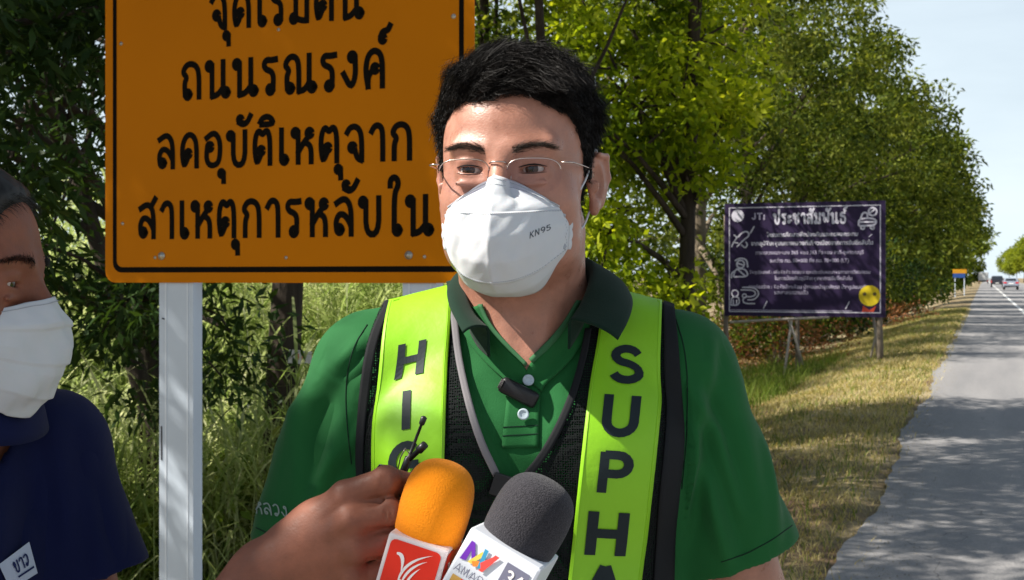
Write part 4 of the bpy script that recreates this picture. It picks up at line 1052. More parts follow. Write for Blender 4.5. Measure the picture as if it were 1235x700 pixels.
    V = [fp(*pq(*q), .0010) for q in ((.36, .72), (.92, .72), (.92, .78), (.36, .78))]; link('underline', mesh('underline', V, [(0, 3, 2, 1)]), INKB, pt_, smooth=False)
    G = SDF((-.80, 1.0, .03), (-.34, 1.46, .96), .009); G.ell(bc+Vector((0, 0, .88)), (.155, .115, .12), .03, 'add', rotb)
    for s in (-1, 1): G.cone(bc+lf*s*.08+Vector((0, 0, .84)), bc+lf*s*.1+Vector((0, 0, .07)), .095, .058, .03)
    V, Q = G.out(0); link('trousers', fastmesh('trousers', relax(V, Q, 2), Q), TROUS, rep)
    for s in (-1, 1):
        c = bc+lf*s*.1; G = SDF(c+Vector((-.16, -.16, -.01)), c+Vector((.18, .16, .14)), .006)
        G.ell(c+fw*.08+Vector((0, 0, .035)), (.046, .12, .035), .02, 'add', rotb); G.ell(c+Vector((0, 0, .05)), (.04, .055, .05), .03, 'add', rotb); G.half((0, 0, .004), (0, 0, -1))
        V, Q = G.out(0); link('shoe', fastmesh('shoe', V, Q), SHOE, rep)
    # ---- the small transmitter in the hand
    tr = empty('wireless_transmitter', P(500, 640, 1.03), label='slim black wireless transmitter with thin aerial pinched in the reaching hand', cat='transmitter')
    a0 = P(487, 568, 1.020); a1 = P(511, 505, 1.012); axd = (a1-a0).normalized()
    mb = MB(); mb.box(P(497, 628, 1.030), (.019, .015, .085), Matrix.Rotation(.28, 3, 'Y')); mb.build('case', PBLACK, tr, True, bevel=.003)
    mb = MB(); mb.tube([a0-axd*.01, a0+axd*.012, a0+axd*.013, a1-axd*.006, a1-axd*.005, a1+axd*.001, a1+axd*.002], [.0035, .0032, .0015, .0012, .0024, .0026, .001], 10); mb.build('aerial', PBLACK, tr, True)
    mb = MB(); b0 = P(492, 556, 1.018); b1 = P(513, 536, 1.012); mb.tube([b0, b0.lerp(b1, .6), b0.lerp(b1, .62), b1], [.0022, .0022, .0034, .0032], 10); mb.build('plug', PBLACK, tr, True)
    mb = MB(); mb.tube([P(x, y, d_) for x, y, d_ in ((490, 562, 1.02), (494, 548, 1.01), (489, 541, 1.005), (483, 552, 1.01), (480, 566, 1.025))], .0006, 6); mb.build('wire_loop', mat('bare_wire', (.35, .32, .3), rough=.35, metal=.8), tr, True)
    mb = MB(); mb.tube([P(x, y, d_) for x, y, d_ in ((484, 572, 1.0), (470, 563, .996), (458, 561, .995), (453, 568, 1.0), (462, 574, 1.01))], .0009, 6); mb.build('cord', PBLACK, tr, True)

# ============================================================ the microphones
if 'mics' in DO:
    FO = mat('foam_orange', (.90, .27, .006), rough=.95, var=.04, vscale=500, bump=.9, bscale=750, bdist=.0009, sheen=.05, detail=2)
    FG = mat('foam_grey', (.018, .017, .021), rough=.95, col2=(.045, .042, .050), vscale=900, bump=1., bscale=800, bdist=.0012, sheen=.1, detail=2)
    CARDR = mat('card_pinkish_white', (.74, .66, .66), rough=.35, var=.02); REDP = mat('panel_red', (.78, .035, .018), rough=.3, var=.03)
    CARDW = mat('card_white', (.72, .75, .82), rough=.35, var=.02); WH = mat('print_white', (.85, .80, .80), rough=.4, var=.01)
    def microphone(tl, tr_, Yf, sz, tall, yaw, pitch, foamr, foamh, foam, card, name, label):
        a = P(*tl, Yf); b = P(*tr_, Yf); xd = (b-a).normalized(); ang = math.atan2(-(b.z-a.z), b.x-a.x)
        M = (Matrix.Rotation(ang, 3, 'Y') @ Matrix.Rotation(pitch, 3, 'X') @ Matrix.Rotation(yaw, 3, 'Z'))
        topc = (a+b)/2; dep = sz*1.32; c = topc+M @ Vector((0, dep/2, 0))     # top centre of the flag
        m4 = Matrix.Translation(c) @ M.to_4x4()
        r = empty('microphone', c, label=label, cat='microphone', group='interview microphones')
        mb = MB(); mb.lathe([(.001, foamh), (foamr*.35, foamh*.985), (foamr*.62, foamh*.93), (foamr*.84, foamh*.82), (foamr*.95, foamh*.66), (foamr, foamh*.45), (foamr*.985, foamh*.15), (foamr*.95, -.004), (foamr*.6, -.012)], c, M, 48)
        o = mb.build('windscreen', foam, r, True); o.modifiers.new('s', 'SUBSURF').render_levels = 2
        mb = MB(); mb.box(c+M @ Vector((0, 0, -tall/2)), (sz, dep, tall), M); fl_ = mb.build('flag_block', card, r, False, bevel=.0022)
        mb = MB(); mb.lathe([(.012, -.01-tall), (.0125, -tall-.03), (.011, -tall-.10), (.0105, -tall-.15), (.001, -tall-.152)], c, M, 24); mb.build('handle', PBLACK, r, True)
        def face(side):
            rz = Matrix.Rotation(side*PI/2, 3, 'Z')
            return lambda u, v, k=0: c+M @ (rz @ Vector(((u-.5)*sz*(dep/sz if side % 2 else 1), -(sz if side % 2 else dep)/2-.0002-k, -tall+v*sz+(tall-sz))))
        return r, fl_, face
    def rrect(f, u0, v0, u1, v1, r, k):
        pts = []
        for cu, cv, a in ((u1-r, v1-r, 0), (u0+r, v1-r, 90), (u0+r, v0+r, 180), (u1-r, v0+r, 270)):
            pts += [f(cu+r*math.cos(math.radians(a+b)), cv+r*math.sin(math.radians(a+b)), k) for b in (0, 30, 60, 90)]
        return pts
    def flat(pts, name, m, par):
        return link(name, mesh(name, pts, [tuple(range(len(pts)))]), m, par, smooth=False)
    rm, rf, face = microphone((468, 643), (541, 664), .945, .0475, .052, -.16, .03, .0285, .060, FO, CARDR, 'orange', 'microphone with bright orange foam windscreen and red block printed with a white bird')
    for side in (0, 1, 3):
        f = face(side); pn = flat(rrect(f, .07, .05, .93, .93, .09, .0003), 'red_panel', REDP, rf)
        V = []; Fc = []
        def crescent(p0, p1, p2, w_, k=.0006):
            n = 16; o = len(V)
            for i in range(n+1):
                t = i/n; x = (1-t)**2*p0[0]+2*t*(1-t)*p1[0]+t*t*p2[0]; y = (1-t)**2*p0[1]+2*t*(1-t)*p1[1]+t*t*p2[1]
                dx = 2*(1-t)*(p1[0]-p0[0])+2*t*(p2[0]-p1[0]); dy = 2*(1-t)*(p1[1]-p0[1])+2*t*(p2[1]-p1[1]); L_ = math.hypot(dx, dy)
                ww = w_*math.sin(PI*min(1, .12+t*.9))**.8*(1-.25*t)
                V.extend([f(x-dy/L_*ww/2, y+dx/L_*ww/2, k), f(x+dy/L_*ww/2, y-dx/L_*ww/2, k)])
            Fc.extend([(o+2*i, o+2*i+1, o+2*i+3, o+2*i+2) for i in range(n)])
        crescent((.36, .30), (.36, .66), (.80, .86), .050); crescent((.42, .28), (.45, .58), (.74, .74), .046); crescent((.48, .24), (.52, .46), (.66, .60), .040)
        crescent((.38, .34), (.40, .16), (.30, .08), .07, .0007); crescent((.22, .72), (.37, .76), (.365, .42), .07, .0008)
        link('bird_emblem', mesh('bird_emblem', V, Fc), WH, pn, smooth=False)
    wm, wf, face = microphone((566, 637), (655, 686), .905, .0600, .062, -.22, .02, .0305, .054, FG, CARDW, 'white', 'microphone with charcoal foam windscreen and white block marked AMARIN and 34')
    cols = {'purple': (.16, .035, .42), 'yellow': (.80, .58, .10), 'teal': (.05, .30, .50), 'red': (.80, .08, .07), 'orange': (.85, .25, .04), 'grey': (.17, .17, .24), 'dark': (.10, .11, .16), 'gold': (.62, .36, .09)}
    CM = {k: mat('print_'+k, v, rough=.4, var=.05) for k, v in cols.items()}
    TG['E'] = (.72, [[(.56,.95),(.1,.95),(.1,.05),(.56,.05)], [(.1,.5),(.5,.5)]]); TG['W'] = (1.2, [[(.05,1),(.3,0),(.55,.8),(.8,0),(1.05,1)]])
    for side in (0,):
        f = face(side); em = wf
        def quadp(pts, m, k): flat([f(.06+(x-.16)*.74, .60+(y-.5)*.88, k) for x, y in pts], 'emblem_stroke', CM[m], wf)
        quadp([(.20, .80), (.27, .80), (.27, .52), (.16, .50)], 'purple', .0004)
        quadp([(.20, .80), (.27, .80), (.40, .60), (.35, .56)], 'purple', .0006)
        quadp([(.30, .52), (.38, .52), (.50, .70), (.45, .75)], 'yellow', .0008); quadp([(.36, .56), (.42, .50), (.54, .56), (.50, .62)], 'orange', .0009)
        quadp([(.46, .80), (.53, .80), (.56, .52), (.49, .52)], 'teal', .0010)
        quadp([(.50, .60), (.56, .52), (.66, .70), (.72, .80), (.66, .78)], 'red', .0012); quadp([(.66, .80), (.74, .80), (.60, .50), (.53, .50)], 'red', .0013)
        V, Fc = textmesh('AMARIN', .09, lambda u, z, k: f(.055+u*.112, .445+z*.105, .0005+k), .03, True, 1); link('lettering', mesh('lettering', V, Fc), CM['grey'], wf, smooth=False)
        flat(rrect(f, .60, .30, .92, .87, .01, .0004), 'number_box', CM['grey'], wf)
        V, Fc = textmesh('34', .17, lambda u, z, k: f(.645+u*.165, .63+z*.17, .0008+k), 0, True, 1); link('lettering', mesh('lettering', V, Fc), WH, wf, smooth=False)
        V, Fc = textmesh('HD', .17, lambda u, z, k: f(.645+u*.145, .38+z*.15, .0008+k), 0, True, 1); link('lettering', mesh('lettering', V, Fc), WH, wf, smooth=False)
        flat([f(x, y, .0004) for x, y in ((.08, .29), (.30, .29), (.30, .40), (.08, .40))], 'gold_bar', CM['gold'], wf)
        flat([f(x, y, .00045) for x, y in ((.20, .29), (.57, .29), (.57, .40), (.20, .40))], 'red_bar', CM['red'], wf)
        V, Fc = textmesh('NEWS', .17, lambda u, z, k: f(.235+u*.078, .31+z*.07, .0008+k), .05, True, 1); link('lettering', mesh('lettering', V, Fc), WH, wf, smooth=False)
# ============================================================ the ground and the road
def verge_z(t, s=0):
    return float(np.interp(t, [-60, -16, -11, -7, -5, -3.2, -2.0, -1.0, -.7, 8.6, 9.6, 13, 60], [-.3, -.3, -.35, -.75, -.72, -.42, -.10, -.01, -.02, -.02, .03, -.25, -.25]))
def vz(t): return np.interp(t, [-60, -16, -11, -7, -5, -3.2, -2.0, -1.0, -.7, 8.6, 9.6, 13, 60], [-.3, -.3, -.35, -.75, -.72, -.42, -.10, -.01, -.02, -.02, .03, -.25, -.25])
def Rn(s, t, z): return np.stack([s*ST+t*CT, s*CT-t*ST, z], -1)
def bumpy(s, t): return .035*np.sin(s*1.3+t*.7)*np.cos(t*1.9-s*.4)+.02*np.sin(s*3.1+1)*np.sin(t*4.3)
def gz(s, t):
    off = np.where((t < -.95) | (t > 9.2), 1, 0)*np.clip(np.minimum(np.abs(t+.95), 1.5)/1.5, 0, 1)
    return vz(t)+bumpy(s, t)*off
if 'env' in DO:
    def groundmat():
        m = bpy.data.materials.new('verge_soil'); m.use_nodes = True; nt = m.node_tree; b = nt.nodes['Principled BSDF']; b.inputs['Roughness'].default_value = .95
        tcn = nt.nodes.new('ShaderNodeTexCoord'); L = nt.links.new
        n1 = nt.nodes.new('ShaderNodeTexNoise'); n1.inputs['Scale'].default_value = .9; n1.inputs['Detail'].default_value = 8; L(tcn.outputs['Object'], n1.inputs['Vector'])
        r = nt.nodes.new('ShaderNodeValToRGB'); e = r.color_ramp.elements; e[0].position = .32; e[0].color = (.12, .070, .038, 1); e[1].position = .68; e[1].color = (.36, .29, .17, 1)
        x = e.new(.5); x.color = (.19, .145, .07, 1); L(n1.outputs['Fac'], r.inputs[0])
        n2 = nt.nodes.new('ShaderNodeTexNoise'); n2.inputs['Scale'].default_value = 38; n2.inputs['Detail'].default_value = 5; L(tcn.outputs['Object'], n2.inputs['Vector'])
        mxn = nt.nodes.new('ShaderNodeMixRGB'); mxn.blend_type = 'OVERLAY'; mxn.inputs[0].default_value = .7; L(r.outputs[0], mxn.inputs[1]); L(n2.outputs['Fac'], mxn.inputs[2]); L(mxn.outputs[0], b.inputs['Base Color'])
        bp = nt.nodes.new('ShaderNodeBump'); bp.inputs['Distance'].default_value = .03; L(n2.outputs['Fac'], bp.inputs['Height']); L(bp.outputs[0], b.inputs['Normal']); return m
    def roadmat():
        m = bpy.data.materials.new('asphalt'); m.use_nodes = True; nt = m.node_tree; b = nt.nodes['Principled BSDF']; b.inputs['Roughness'].default_value = .82; L = nt.links.new
        tcn = nt.nodes.new('ShaderNodeTexCoord'); mpn = nt.nodes.new('ShaderNodeMapping'); mpn.inputs['Rotation'].default_value = (0, 0, TH); L(tcn.outputs['Object'], mpn.inputs[0])
        mps = nt.nodes.new('ShaderNodeMapping'); mps.inputs['Scale'].default_value = (1.1, .07, 1); L(mpn.outputs[0], mps.inputs[0])
        n1 = nt.nodes.new('ShaderNodeTexNoise'); n1.inputs['Scale'].default_value = 1.6; n1.inputs['Detail'].default_value = 6; L(mps.outputs[0], n1.inputs['Vector'])
        r = nt.nodes.new('ShaderNodeValToRGB'); e = r.color_ramp.elements; e[0].position = .3; e[0].color = (.152, .151, .158, 1); e[1].position = .72; e[1].color = (.245, .238, .238, 1); L(n1.outputs['Fac'], r.inputs[0])
        v = nt.nodes.new('ShaderNodeTexVoronoi'); v.inputs['Scale'].default_value = 75; L(tcn.outputs['Object'], v.inputs['Vector'])
        r2 = nt.nodes.new('ShaderNodeValToRGB'); r2.color_ramp.elements[0].color = (.45, .45, .45, 1); r2.color_ramp.elements[1].color = (.62, .61, .6, 1); L(v.outputs['Color'], r2.inputs[0])
        mxn = nt.nodes.new('ShaderNodeMixRGB'); mxn.blend_type = 'OVERLAY'; mxn.inputs[0].default_value = .9; L(r.outputs[0], mxn.inputs[1]); L(r2.outputs[0], mxn.inputs[2])
        v2 = nt.nodes.new('ShaderNodeTexVoronoi'); v2.feature = 'DISTANCE_TO_EDGE'; v2.inputs['Scale'].default_value = .55; n3 = nt.nodes.new('ShaderNodeTexNoise'); n3.inputs['Scale'].default_value = 2.5
        L(tcn.outputs['Object'], n3.inputs['Vector']); ad = nt.nodes.new('ShaderNodeMixRGB'); ad.inputs[0].default_value = .35; L(tcn.outputs['Object'], ad.inputs[1]); L(n3.outputs['Color'], ad.inputs[2]); L(ad.outputs[0], v2.inputs['Vector'])
        lt = nt.nodes.new('ShaderNodeMath'); lt.operation = 'LESS_THAN'; lt.inputs[1].default_value = .0012; L(v2.outputs['Distance'], lt.inputs[0])
        ml = nt.nodes.new('ShaderNodeMath'); ml.operation = 'MULTIPLY'; ml.inputs[1].default_value = .5; L(lt.outputs[0], ml.inputs[0])
        mc = nt.nodes.new('ShaderNodeMixRGB'); mc.inputs[2].default_value = (.03, .03, .03, 1); L(ml.outputs[0], mc.inputs[0]); L(mxn.outputs[0], mc.inputs[1]); L(mc.outputs[0], b.inputs['Base Color'])
        bp = nt.nodes.new('ShaderNodeBump'); bp.inputs['Distance'].default_value = .004; bp.inputs['Strength'].default_value = .8; L(v.outputs['Distance'], bp.inputs['Height']); L(bp.outputs[0], b.inputs['Normal']); return m
    # one ground sheet to the horizon: fine near the road, coarse beyond
    ss = np.concatenate([np.linspace(-2500, -60, 10), np.linspace(-40, 90, 320), np.linspace(95, 300, 50), np.linspace(340, 3500, 25)])
    tt = np.concatenate([np.linspace(-2500, -80, 10), np.linspace(-60, -18, 22), np.linspace(-17, -1.1, 100), [-.95, -.82, -.70, 0, 4, 8.5, 8.7, 9.2, 9.6, 10.5, 11.5, 13], np.linspace(16, 60, 12), np.linspace(100, 2500, 12)])
    A, B = np.meshgrid(ss, tt, indexing='ij'); Z = gz(A, B); Z = np.where((B > -.72) & (B < 8.6), -.02, Z); Vg = Rn(A, B, Z).reshape(-1, 3); nt_ = len(tt); ns = len(ss)
    i_, j_ = np.meshgrid(np.arange(ns-1), np.arange(nt_-1), indexing='ij'); b_ = (i_*nt_+j_).ravel()
    link('ground', fastmesh('ground', Vg, np.stack([b_, b_+1, b_+nt_+1, b_+nt_], 1)[:, ::-1]), groundmat(), kind='structure')
    # the road: its left edge ragged where grass and grit creep over it
    sr = np.concatenate([np.linspace(-60, 0, 40), np.linspace(.15, 60, 600), np.linspace(62, 200, 90), np.linspace(210, 3400, 60)])
    el = -.70+.045*np.sin(sr*.83)+.022*np.sin(sr*2.3+1)+.010*np.sin(sr*7.7)+.006*np.sin(sr*17)
    cols_ = [el, el*0-.3, el*0+1.5, el*0+5, el*0+8.65]; Vr = np.concatenate([Rn(sr, c, sr*0) for c in cols_]); n = len(sr); i_ = np.arange(n-1)
    Q = np.concatenate([np.stack([k*n+i_, (k+1)*n+i_, (k+1)*n+i_+1, k*n+i_+1], 1) for k in range(4)])
    ROADM = roadmat(); link('road', fastmesh('road', Vr, Q), ROADM, kind='structure', smooth=False)
    def stripe(name, t0, t1, segs, m, par=None):
        V = []; Fc = []
        for a, b in segs:
            n0 = len(V); V += [R(a, t0, .004), R(a, t1, .004), R(b, t1, .004), R(b, t0, .004)]; Fc.append((n0, n0+1, n0+2, n0+3))
        return link(name, mesh(name, V, Fc), m, par, smooth=False, kind='structure')
    LINEW = mat('road_paint', (.62, .62, .60), rough=.7, var=.12, vscale=3, bump=.2, bscale=80)
    stripe('edge_line', 1.52, 1.68, [(-60, 3000)], LINEW)
    stripe('lane_line', 5.05, 5.17, [(k*12-60, k*12-57) for k in range(80)], LINEW)
    CONC = mat('kerb_concrete', (.32, .31, .29), rough=.9, var=.15, vscale=2, bump=.3, bscale=40)
    V = []; Fc = []
    prof = [(8.62, -.03), (8.62, .13), (8.80, .13), (8.80, -.03)]
    for k, s_ in enumerate((-60, 100, 400, 1500)):
        for t, z in prof: V.append(R(s_, t, z))
        if k: Fc += [((k-1)*4+q, (k-1)*4+q+1, k*4+q+1, k*4+q) for q in range(3)]
    link('median_kerb', mesh('median_kerb', V, Fc), CONC, smooth=False, kind='structure')

    # ---- grass: blades as real geometry
    def blades(name, s, t, hgt, wid, lean, m, seg=2, z=None, rng=RNG):
        n = len(s); z0 = gz(s, t) if z is None else z; base = Rn(s, t, z0-.01)
        a = rng.uniform(0, 2*PI, n); d = np.stack([np.cos(a), np.sin(a), 0*a], 1); w_ = np.stack([-np.sin(a+rng.uniform(-.8, .8, n)), np.cos(a), 0*a], 1)
        V = np.empty((n, 2*seg+1, 3), np.float32)
        for k in range(seg):
            u = k/seg; c = base+np.array([0, 0, 1])*(hgt*(u-.25*lean*u*u))[:, None]+d*(hgt*lean*u*u)[:, None]
            V[:, 2*k] = c-w_*(wid*(1-.6*u))[:, None]/2; V[:, 2*k+1] = c+w_*(wid*(1-.6*u))[:, None]/2
        V[:, 2*seg] = base+np.array([0, 0, 1])*(hgt*(1-.25*lean-.25*np.maximum(lean-.6, 0)))[:, None]+d*(hgt*lean)[:, None]
        bb = (np.arange(n)*(2*seg+1))[:, None]; tri = []
        for k in range(seg-1): tri += [bb+np.array([2*k, 2*k+1, 2*k+3]), bb+np.array([2*k, 2*k+3, 2*k+2])]
        tri.append(bb+np.array([2*seg-2, 2*seg-1, 2*seg]))
        return link(name, fastmesh(name, V.reshape(-1, 3), np.concatenate(tri)), m, smooth=False, kind='stuff')
    def patch(s, t): return .5+.5*np.sin(s*.9+np.sin(t*1.7)*1.3)*np.cos(t*1.3+s*.37)+.25*np.sin(s*3.3+t*2.1)
    DRY = leafmat('dry_grass', [(.18, .165, .06), (.33, .28, .12), (.46, .39, .20), (.58, .50, .30)], .3, .6, .8, .2)
    GRN = leafmat('green_grass', [(.04, .075, .012), (.08, .13, .018), (.15, .20, .035), (.28, .30, .10)], .35, .55, .8, .2, (1.6, 1.6, .8))
    REED = leafmat('reed_blades', [(.09, .15, .03), (.24, .31, .09), (.44, .48, .24), (.70, .68, .48)], .5, .45, .7, .35, (1.35, 1.4, 1.05))
    r = RNG
    N = 190000; s_ = 2.5+r.random(N)**1.7*60; t_ = -.60-r.random(N)*3.6; keep = (r.random(N) < .55+.45*patch(s_, t_)) & ((t_ < -.78) | (r.random(N) < .25)); s_, t_ = s_[keep], t_[keep]
    blades('verge_grass', s_, t_, (.035+.055*r.random(len(s_))**2)*(1+s_*.02), (.0035+.0028*s_/12)*(1+.5*r.random(len(s_))), .4+.9*r.random(len(s_)), DRY)
    N = 80000; s_ = 2.5+r.random(N)**1.5*60; t_ = -.75-r.random(N)*5.5; keep = r.random(N) < (.15+.75*(1-patch(s_, t_)))*np.where(t_ < -3.0, np.where(s_ > 11, .16, 1), .7); s_, t_ = s_[keep], t_[keep]
    blades('green_verge_grass', s_, t_, (.05+.09*r.random(len(s_))**2)*(1+s_*.015), (.004+.003*s_/12)*(1+.5*r.random(len(s_))), .3+.8*r.random(len(s_)), GRN)
    # mixed grass behind the sign and along the ditch
    N = 60000; s_ = 3.2+r.random(N)*26; t_ = -2.9-r.random(N)*9; X_ = Rn(s_, t_, 0*s_); k_ = (X_[:, 0] < .35*X_[:, 1]+.2) & (r.random(N) < .55+.45*patch(s_*1.5, t_*1.5)); s_, t_ = s_[k_], t_[k_]
    blades('rough_grass', s_, t_, .14+.42*r.random(len(s_))**1.6, .007+.006*r.random(len(s_)), .25+.8*r.random(len(s_)), GRN, 3)
    # tall reeds: stalks with long arching leaves
    def reeds(name, pts, hmin, hmax, per, m):
        n = len(pts); hh = r.uniform(hmin, hmax, n); zs = gz(pts[:, 0], pts[:, 1]); Vall = []; Qall = []; o = 0
        base = Rn(pts[:, 0], pts[:, 1], zs); lx = r.normal(size=(n, 2))*.10
        idx = np.repeat(np.arange(n), per); m_ = len(idx); u0 = r.uniform(.15, 1., m_); h_ = hh[idx]
        st = base[idx]+np.stack([lx[idx, 0]*u0*h_, lx[idx, 1]*u0*h_, u0*h_], 1)
        a = r.uniform(0, 2*PI, m_); d = np.stack([np.cos(a), np.sin(a), 0*a], 1); L = r.uniform(.45, 1.15, m_)*(.7+.12*h_); droop = r.uniform(.3, 1.5, m_); up = r.uniform(.55, 1.1, m_); wd = r.uniform(.010, .028, m_)
        seg = 5; side = np.cross(d, np.stack([0*a+.3*np.cos(a*3), 0*a+.3, 0*a+1], 1)); side /= np.linalg.norm(side, axis=1, keepdims=True)
        V = np.empty((m_, 2*(seg+1), 3), np.float32)
        for k in range(seg+1):
            u = k/seg; c = st+d*(L*u*(.45+.25*u))[:, None]+np.array([0, 0, 1])*(L*(up*u-droop*.75*u*u))[:, None]
            ww = wd*math.sin(PI*(.12+.86*u))**.7; V[:, 2*k] = c-side*ww[:, None]*.5; V[:, 2*k+1] = c+side*ww[:, None]*.5
        bb = (np.arange(m_)*2*(seg+1))[:, None]; Q = np.concatenate([bb+np.array([2*k, 2*k+1, 2*k+3, 2*k+2]) for k in range(seg)])
        sv = np.empty((n, 6, 3), np.float32)      # stalks, three-sided
        for q in range(3):
            dx = .006*np.array([math.cos(q*2.09), math.sin(q*2.09), 0]); sv[:, q] = base+dx; sv[:, q+3] = base+np.stack([lx[:, 0]*hh, lx[:, 1]*hh, hh], 1)+dx*.3
        b2 = m_*2*(seg+1)+(np.arange(n)*6)[:, None]; Q2 = np.concatenate([b2+np.array([q, (q+1) % 3, (q+1) % 3+3, q+3]) for q in range(3)])
        link(name, fastmesh(name, np.concatenate([V.reshape(-1, 3), sv.reshape(-1, 3)]), np.concatenate([Q, Q2])), m, smooth=False, kind='stuff')
    def left_pts(n, y0, y1, x0, x1):
        Y = r.uniform(y0, y1, n); X = r.uniform(x0, x1, n)*Y; return np.stack([X*ST+Y*CT, X*CT-Y*ST], 1)
    reeds('reeds', left_pts(2400, 10.5, 16, -.50, .0), 1.7, 2.9, 9, REED)
    reeds('low_reeds', left_pts(1100, 7.5, 10.5, -.50, .0), .6, 1.5, 8, REED)

    UND = leafmat('undergrowth_leaves', [(.03, .055, .010), (.07, .12, .016), (.14, .19, .03), (.26, .28, .08)], .4, .55, .9, .25)
    n_ = 420; Yc = r.uniform(7.6, 13.5, n_); Xc = r.uniform(-.46, .02, n_)*Yc; sc_, tc_ = Xc*ST+Yc*CT, Xc*CT-Yc*ST; zc = gz(sc_, tc_)+r.uniform(.05, .75, n_)
    idx = np.repeat(np.arange(n_), 70); v = r.normal(size=(len(idx), 3))*np.array([.20, .20, .16]); c = np.stack([Xc, Yc, zc], 1)[idx]+v
    d = v/np.linalg.norm(v, axis=1, keepdims=True)+r.normal(size=v.shape)*.6; d /= np.linalg.norm(d, axis=1, keepdims=True); nn_ = r.normal(size=v.shape)*.6+np.array([0, -.2, .7]); nn_ /= np.linalg.norm(nn_, axis=1, keepdims=True)
    sd = np.cross(d, nn_); sd /= np.linalg.norm(sd, axis=1, keepdims=True); L_ = r.uniform(.05, .13, len(idx))[:, None]; W_ = L_*r.uniform(.22, .5, len(idx))[:, None]
    V = np.stack([c-d*L_*.5, c+sd*W_*.5+nn_*L_*.08, c+d*L_*.5, c-sd*W_*.5+nn_*L_*.08], 1).reshape(-1, 3)
    link('undergrowth', fastmesh('undergrowth', V, np.arange(len(V)).reshape(-1, 4)), UND, smooth=False, kind='stuff')

    # ---- litter of fallen leaves in the ditch and under the trees
    LIT = leafmat('litter_leaves', [(.10, .045, .02), (.20, .10, .045), (.32, .19, .09), (.42, .29, .15)], .15, .7, 1.2, .2)
    def leafcards(c, d, n_, L, W, fold=.25):
        """c centres, d directions, n_ normals, sizes -> 4-corner bent leaf"""
        s_ = np.cross(d, n_); s_ /= np.linalg.norm(s_, axis=1, keepdims=True)+1e-9
        V = np.empty((len(c), 4, 3), np.float32); L = L[:, None]; W = W[:, None]
        V[:, 0] = c-d*L*.5; V[:, 1] = c+s_*W*.5+n_*L*fold*.3; V[:, 2] = c+d*L*.5-n_*L*fold*.4; V[:, 3] = c-s_*W*.5+n_*L*fold*.3
        return V.reshape(-1, 3)
    def unit(v): return v/(np.linalg.norm(v, axis=1, keepdims=True)+1e-9)
    N = 30000; s_ = 4+r.random(N)**.8*34; t_ = -2.9-r.random(N)*5.1; c = Rn(s_, t_, gz(s_, t_)+.015)
    d = unit(np.stack([r.normal(size=N), r.normal(size=N), .25*r.normal(size=N)], 1)); nn_ = unit(np.stack([.4*r.normal(size=N), .4*r.normal(size=N), np.ones(N)], 1))
    link('leaf_litter', fastmesh('leaf_litter', leafcards(c, d, nn_, .05+.05*r.random(N), .02+.03*r.random(N)), np.arange(4*N).reshape(-1, 4)), LIT, smooth=False, kind='stuff')
    # grit along the road edge
    N = 5000; s_ = 3+r.random(N)**1.5*30; t_ = -.62+np.abs(r.normal(size=N))*.16; c = Rn(s_, t_, .004+0*s_); rr = .002+.005*r.random(N)**3
    tv = np.array([[1, 0, 0], [-.5, .87, 0], [-.5, -.87, 0], [0, 0, 1.1]]); V = (c[:, None]+tv[None]*rr[:, None, None]*(.7+.6*r.random((N, 4, 1)))).reshape(-1, 3)
    bb = (np.arange(N)*4)[:, None]; link('gravel', fastmesh('gravel', V, np.concatenate([bb+np.array(f) for f in ([0, 1, 3], [1, 2, 3], [2, 0, 3])])), mat('grit', (.22, .20, .17), rough=.9, var=.4, vscale=40), smooth=False, kind='stuff')

# ============================================================ trees
BARK = mat('bark_dark', (.020, .016, .012), rough=.95, col2=(.065, .050, .038), vscale=9, bump=1., bscale=22, bdist=.02, stretch=(1, 1, .25))
BARKL = mat('bark_light', (.11, .085, .06), rough=.95, col2=(.22, .18, .13), vscale=7, bump=.8, bscale=20, bdist=.02, stretch=(1, 1, .25))
def leafset(clumps, per, L, W, droop, rng, spread=1., flat_=.55, aspect=1.):
    """clumps (n,4) centre+radius -> leaf cards spread through each clump's volume"""
    n = len(clumps); idx = np.repeat(np.arange(n), per); m = len(idx)
    v = unit_(rng.normal(size=(m, 3)))*(rng.random((m, 1))**.45)
    c = clumps[idx, :3]+v*clumps[idx, 3:4]*np.array([1, 1, flat_])*spread
    d = unit_(v*np.array([1, 1, .4])+rng.normal(size=(m, 3))*.7+np.array([0, 0, -droop])); nn_ = unit_(rng.normal(size=(m, 3))*.75+np.array([0, 0, .75]))
    Ls = L*rng.uniform(.6, 1.25, m); Ws = W*rng.uniform(.7, 1.2, m)
    s_ = np.cross(d, nn_); s_ /= np.linalg.norm(s_, axis=1, keepdims=True)+1e-9
    V = np.empty((m, 4, 3), np.float32); V[:, 0] = c; V[:, 1] = c+d*Ls[:, None]*.45+s_*Ws[:, None]*.5+nn_*Ls[:, None]*.06; V[:, 2] = c+d*Ls[:, None]-nn_*Ls[:, None]*.10; V[:, 3] = c+d*Ls[:, None]*.45-s_*Ws[:, None]*.5+nn_*Ls[:, None]*.06
    return V.reshape(-1, 3)
def unit_(v): return v/(np.linalg.norm(v, axis=1, keepdims=True)+1e-9)
